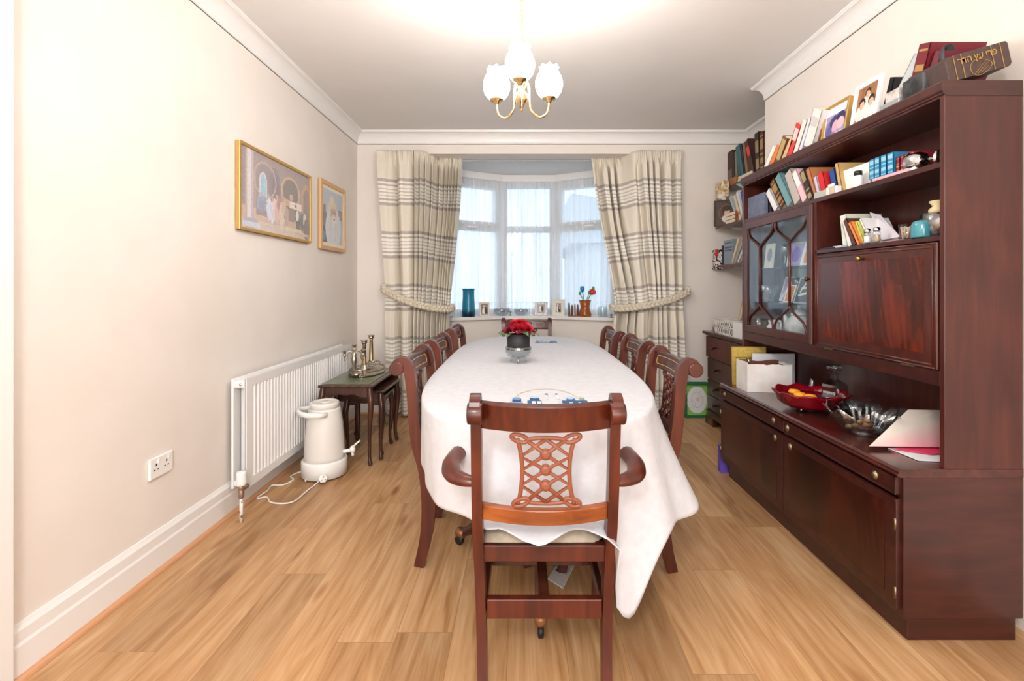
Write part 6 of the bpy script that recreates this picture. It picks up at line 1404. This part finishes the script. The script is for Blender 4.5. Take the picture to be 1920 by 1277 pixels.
# ================================================================ chest of drawers in the alcove
cd_ = thing('chest_of_drawers','dark wooden chest of drawers in the alcove behind the wall unit','chest of drawers',(1.86,3.84,0))
CX0, CY0, CY1 = 1.64, 3.47, 4.21
m = MB(); m.box((CX0,CY0,.11),(2.10,CY1,.775)); m.build('carcass', MAHOD, cd_, bevel=.003)
m = MB(); m.box((CX0-.045,CY0-.02,.783),(2.10,CY1+.03,.806)); m.box((CX0-.025,CY0-.01,.770),(2.10,CY1+.015,.785)); m.build('top', MAHOD, cd_, bevel=.005)
m = MB(); m.box((CX0-.02,CY0,0),(CX0+.02,CY0+.14,.12)); m.box((CX0-.02,CY1-.14,0),(CX0+.02,CY1+.015,.12)); m.box((CX0-.02,CY0,.07),(CX0+.02,CY1,.12)); m.box((CX0-.02,CY1-.02,0),(2.08,CY1+.015,.12)); m.build('plinth', MAHOD, cd_, bevel=.004)
for z0,z1,x in ((.585,.765,CX0-.022),(.40,.575,CX0-.008),(.265,.39,CX0-.008),(.13,.255,CX0-.008)):
    m = MB(); m.box((x,CY0+.01,z0),(x+.03,CY1+.004,z1)); dr = m.build('drawer', MAHO if z0 > .58 else MAHOD, cd_, bevel=.003)
    for ky in (3.62,4.03):
        M = Matrix.Translation((x,ky,(z0+z1)/2)) @ Matrix.Rotation(-PI/2,4,'Y'); m = MB(); m.lathe([(.008,0),(.007,.01),(.016,.02),(.017,.027),(.010,.033),(.001,.034)], (0,0,0), 16, M=M); m.build('knob', MAHOD, dr)
CZ = .8065
def cp(x, X): return Vector((X, YX(x,X), CZ))
c = Vector((1.70,4.12,CZ)); t = thing('acrylic_box','small clear box with pink contents on the far end of the chest','box',c)
m = MB(); m.box((c.x-.05,c.y-.03,CZ),(c.x+.04,c.y+.04,CZ+.06)); m.build('box', CLEAR, t); m = MB(); m.box((c.x-.045,c.y-.026,CZ+.002),(c.x+.035,c.y+.036,CZ+.035)); m.build('contents', mat('dusty_pink','#b9848a',.6), t)
Ya, Yb = YX(1341,1.625), YX(1372,1.625); t = thing('filigree_basket','white filigree metal basket on the chest of drawers','basket',(1.66,(Ya+Yb)/2,CZ)); m = MB()
FW = mat('white_filigree','#e9e4dd',.5)
for zz in (.003,.06,.118):
    m.tube([(1.625,Yb,CZ+zz),(1.625,Ya,CZ+zz),(1.74,Ya,CZ+zz),(1.74,Yb,CZ+zz)], .004, 6, closed=True)
for k in range(9):
    for r0 in (.03,.09):
        y = lerp(Yb,Ya,(k+.5)/9); m.tube([(1.625,y+.014*math.cos(a),CZ+r0+.024*math.sin(a)) for a in [2*PI*q/10 for q in range(10)]], .003, 5, closed=True)
for k in range(5):
    for r0 in (.03,.09):
        x = lerp(1.635,1.73,k/4); m.tube([(x+.012*math.cos(a),Ya,CZ+r0+.024*math.sin(a)) for a in [2*PI*q/10 for q in range(10)]], .003, 5, closed=True)
m.build('wire_panels', FW, t); m = MB(); m.box((1.64,Yb+.012,CZ+.004),(1.73,Ya-.012,CZ+.08)); m.build('contents', mottled('dark_contents','#2a2122','#5c4e4a',30,.7), t)
blk('carton','tall white carton on the chest of drawers beside the filigree basket','box',1.62,1.72,YX(1393,1.62),YX(1373,1.62),CZ,.115,WHITE)
for k,(xa,xb,hh,lb) in enumerate(((1384,1391,.25,'thin gold-edged frame standing behind the tall white carton'),(1391.5,1399,.24,'silver-edged photo frame behind the tall white carton, nearer the unit'))):
    frame('photo_frame',lb,'photo frame',(1.80+.03*k,YX(1385,1.8)-.03*k,CZ),.12,hh+.025,-PI/2,.2,.01,.012,GOLD if k==0 else mat('silver_frame','#c5c8cc',.3,.7),[('fill','#cfc6ba'),('ell',.5,.5,.25,.3,'#8d7f74')],.01,nx=16,nz=16,group='frames on the chest of drawers',stand=True)
# green and white box against the end wall, purple crate
gx0, gx1 = 1.485, 1.72
frame('board_game_box','green and white game box standing on the floor against the end wall','box',((gx0+gx1)/2,4.36,.001),.235,.315,0,.05,.022,.04,mat('dark_green_card','#1f6b4a',.5),[('fill','#8fc45a'),('ell',.5,.5,.47,.45,'#e9e9ea'),('ring',.5,.5,.28,.27,.85,'#c9c9cc'),('ell',.55,.52,.08,.07,'#e0cdb4'),('ring',.28,.35,.14,.13,.8,'#cfcfd2'),('ring',.75,.7,.14,.13,.8,'#cfcfd2'),('rect',.0,.44,.06,.56,'#d8a8a0')],0,nx=60,nz=70)
pc_ = thing('storage_crate','purple plastic crate peeping out behind the far end of the wall unit','crate',(1.42,3.105,0)); PUR = mat('purple_plastic','#6a50b5',.4)
m = MB(); y = 3.08
m.box((1.278,y,.0),(1.60,y+.05,.012)); m.box((1.278,y,.012),(1.60,y+.008,.17)); m.box((1.278,y+.042,.012),(1.60,y+.05,.17)); m.box((1.278,y+.008,.012),(1.288,y+.042,.17)); m.box((1.59,y+.008,.012),(1.60,y+.042,.17)); m.build('tub', PUR, pc_, bevel=.004)
# ================================================================ alcove shelves on wall rails
SHW = wood('alcove_shelf_wood','#3d1a12','#55271b','#6d3626',.35,.3,(4,26,26))
def shelf(label, x0, z, th, y0=3.46, y1=4.40):
    o = tag(MB().box((x0,y0,z-th),(2.115,y1,z)).build('wall_shelf', SHW, bevel=.002), label, 'shelf', 'wall shelves in the alcove'); WM[o.name] = Matrix(); return o
SA, SB, SCz = 2.10, 1.735, 1.388
shelf('topmost dark wooden shelf in the alcove, crowded with brown books',1.87,SA,.022); shelf('middle dark wooden shelf in the alcove with the oval portrait',1.775,SB,.018); shelf('lowest dark wooden shelf in the alcove with grey books',1.80,SCz,.018)
for yy, lb in ((4.25,'white slotted shelf rail on the alcove wall, toward the window'),(3.60,'white slotted shelf rail on the alcove wall, hidden end')):
    t = thing('shelf_rail',lb,'shelf rail',(2.12,yy,1.2)); m = MB(); m.box((2.116,yy-.012,1.20),(2.13,yy+.012,2.16)); m.build('upright', PLAST, t)
    for z,th,x0 in ((SA,.022,1.95),(SB,.018,1.86),(SCz,.018,1.88)):
        m = MB(); m.prism([(x0,z-th-.012),(2.117,z-th-.05),(2.117,z-th-.001),(x0,z-th-.001)], yy-.003, yy+.003); m.build('bracket', PLAST, t)
G5='books on the topmost alcove shelf'; zA = SA+.0008
def ab(label, X, xl, xr, xt, yt, d, col, **k): return bookp(label,X,zA,xl,xr,xt,yt,d,col,group=G5,**k)
ab('small red and black book at the window end of the topmost alcove shelf',1.93,1364,1374.5,1362,289,.13,'#4a1f22',bands=((.1,.5),),bcol='#6a5a50')
ab('thin black book behind the stacked papers on the topmost alcove shelf',1.93,1375,1379,1372,285,.13,'#2f2b2b')
ab('thin grey-brown book right of the thin black one',1.93,1379.5,1384,1377,286,.13,'#857a70')
ab('green-spined book leaning on the topmost alcove shelf',1.92,1387,1390,1379,277,.14,'#2f7a5f')
ab('blue hardback on the topmost alcove shelf',1.92,1390.5,1396,1381.5,275,.15,'#3f6a8a')
ab('black-spined book right of the blue hardback',1.92,1396.5,1399,1388,272,.15,'#2a2a30')
ab('tan book on the topmost alcove shelf',1.92,1399.5,1405,1391.5,271,.15,'#8a6a4a')
ab('brown book with a bright red label leaning left',1.90,1409,1416,1396,268,.17,'#4b2a26',bands=((.55,.82),),bcol='#e2402f')
ab('dark brown tall book with lettered spine on the topmost alcove shelf',1.89,1417,1424.5,1414.5,252,.17,'#3f2a24',bands=((.1,.35),(.5,.8)),bcol='#a08c6a')
ab('brown gilt tall book second from the chimney breast',1.89,1425,1432.5,1424,250,.17,'#5b3424',bands=BN2,bcol='#a8895c')
ab('red-brown gilt tall book nearest the chimney breast',1.89,1433,1440.5,1433,245,.17,'#6b3020',bands=BN2,bcol='#b28f60')
ab('black and green book against the chimney breast edge',1.90,1441,1445,1441,243,.17,'#1f3b2c')
def flat(name, label, cat, X, z, xl, xr, d, h, col, rz=0, group=None):
    return blk(name,label,cat,X,X+d,YX(xr,X),YX(xl,X),z,h,mat('box_'+col[1:],col,.7),.002,group)
flat('flat_book','cream book lying flat, upper of two on the topmost alcove shelf','book',1.885,zA+.024,1384,1408,.2,.022,'#e2d9c8')
flat('flat_book','cream book lying flat, lower of two on the topmost alcove shelf','book',1.88,zA,1383,1410,.2,.023,'#d9cdb8')
flat('patterned_tin','orange patterned tin at the front of the topmost alcove shelf','tin',1.875,zA,1362,1380,.08,.06,'#b9763f')
m_ = mottled('patchwork_print','#c9803f','#6b5a3c',120,.5,lo=.45,hi=.55); bpy.data.objects['patterned_tin'].data.materials[0] = m_
flat('magazine_stack','white crumpled magazine stack behind the patterned tin','magazines',1.98,zA,1352,1380,.12,.12,'#dcd8d6')
flat('wooden_box','small ochre box on top of the magazine stack','box',1.98,zA+.121,1357,1374,.1,.03,'#cf9a4a')
# bag of folded things overhanging the shelf end
t = thing('basket','cream woven basket of rolled papers at the open end of the topmost alcove shelf','basket',(1.86,4.34,zA))
m = MB(); m.box((1.80,4.305,zA-.10),(1.868,4.47,zA+.05)); m.build('weave', mottled('woven_cream','#e6dac4','#c49a5c',45,.8,lo=.45,hi=.55), t, bevel=.012)
for k in range(2):
    m = MB(); m.tube([(1.79+.03*k,4.32,zA-.095-.02*k),(1.85+.012*k,4.47,zA-.085)], .022-.004*k, 10); m.build('paper_roll', mat('roll_paper','#e3ded6',.7), t)
m = MB(); m.add([PX(1380,345,1.80),PX(1396,343,1.79),PX(1396,351,1.80),PX(1385,349,1.80)],[(0,1,2,3)]); o = tag(m.build('blue_label', mat('pale_blue_card','#9fc0cf',.6), solid=.002), 'pale blue card slip sticking out under the topmost alcove shelf','card'); WM[o.name]=Matrix()
# middle shelf
zB = SB+.0008
frame('oval_portrait','dark framed oval portrait leaning at the open end of the middle alcove shelf','picture',(1.845,4.28,zB),.245,.235,-PI/2+1.05,.05,.012,.015,mat('dark_brown_board','#4a3a30',.6),[('fill','#4a3b32'),('ring',.5,.5,.38,.38,.86,'#8a5a40'),('ell',.5,.5,.34,.34,'#5d3428'),('ell',.44,.26,.2,.17,'#d9d2c8'),('ell',.42,.56,.13,.16,'#dcb49c'),('ell',.42,.70,.17,.12,'#2a211e'),('ell',.30,.60,.05,.12,'#2a211e')],0,nx=50,nz=46)
for k,(lb) in enumerate(('lowest of three small white books stacked on the middle alcove shelf','middle one of three small white books stacked on the alcove shelf','uppermost of three small white books stacked on the alcove shelf')):
    o_ = blk('flat_book',lb,'book',1.782,1.86,4.00,4.19,zB+.0305*k,.030,mat('cover_rust','#9a4a2c',.6),.001,'small stacked books on the middle alcove shelf')
    m = MB(); m.box((1.7805,4.004,zB+.0305*k+.003),(1.784,4.186,zB+.0305*k+.027)); m.box((1.784,4.186,zB+.0305*k+.003),(1.858,4.1915,zB+.0305*k+.027)); m.build('pages', PAPER, o_)
G6='books on the middle alcove shelf'
def bb(label, X, xl, xr, xt, yt, d, col, **k): return bookp(label,X,zB,xl,xr,xt,yt,d,col,group=G6,**k)
bb('pale blue-green booklet leaning on the middle alcove shelf',1.80,1382,1386,1367,372,.15,'#b9ccd0')
bb('cream booklet with an orange spot leaning on the middle alcove shelf',1.80,1386.5,1391,1375,370,.15,'#e6d9b8',bands=((.2,.32),),bcol='#d8693f')
bb('white and blue book against the wall unit on the middle alcove shelf',1.80,1391.5,1396,1380,362,.17,'#dfe1e6')
bb('blue book nearest the wall unit on the middle alcove shelf',1.81,1396.5,1400,1388,361,.17,'#2f55a5')
zC = SCz+.0008; G7='books on the lowest alcove shelf'
def cb(label, X, xl, xr, xt, yt, d, col, **k): return bookp(label,X,zC,xl,xr,xt,yt,d,col,group=G7,**k)
cb('thin navy booklet standing on the lowest alcove shelf',1.83,1353,1356.5,1353,461,.15,'#2f3a55')
cb('grey-blue hardback with small lettering on the lowest alcove shelf',1.83,1357,1375,1357,452,.16,'#8fa0ad',bands=((.55,.6),(.66,.72),(.86,.9)),bcol='#46566a')
cb('first cream paperback leaning right on the lowest alcove shelf',1.82,1370,1374,1382,450,.14,'#d9ccb2')
cb('grey paperback leaning right on the lowest alcove shelf',1.815,1375,1379,1389,455,.14,'#a9aeb0')
cb('white paperback leaning right on the lowest alcove shelf',1.81,1380,1384,1394,461,.14,'#dedbd4')
cb('tan paperback leaning right against the wall unit on the lowest shelf',1.808,1385,1389,1397,470,.13,'#b89c80')
t = thing('soft_toy_box','small red, black and white patterned pouch at the open end of the lowest shelf','pouch',(1.80,4.42,zC-.03))
m = MB(); m.box((1.775,4.385,zC-.04),(1.86,4.48,zC+.145)); m.build('pouch', mottled('red_black_white_print','#1c1a1d','#e6ddd6',38,.6,lo=.47,hi=.53), t, bevel=.015)
m = MB(); m.box((1.772,4.383,zC+.08),(1.80,4.40,zC+.146)); m.build('red_flap', mat('red_cloth','#c4392f',.7), t, bevel=.006)
bpy.context.view_layer.update()
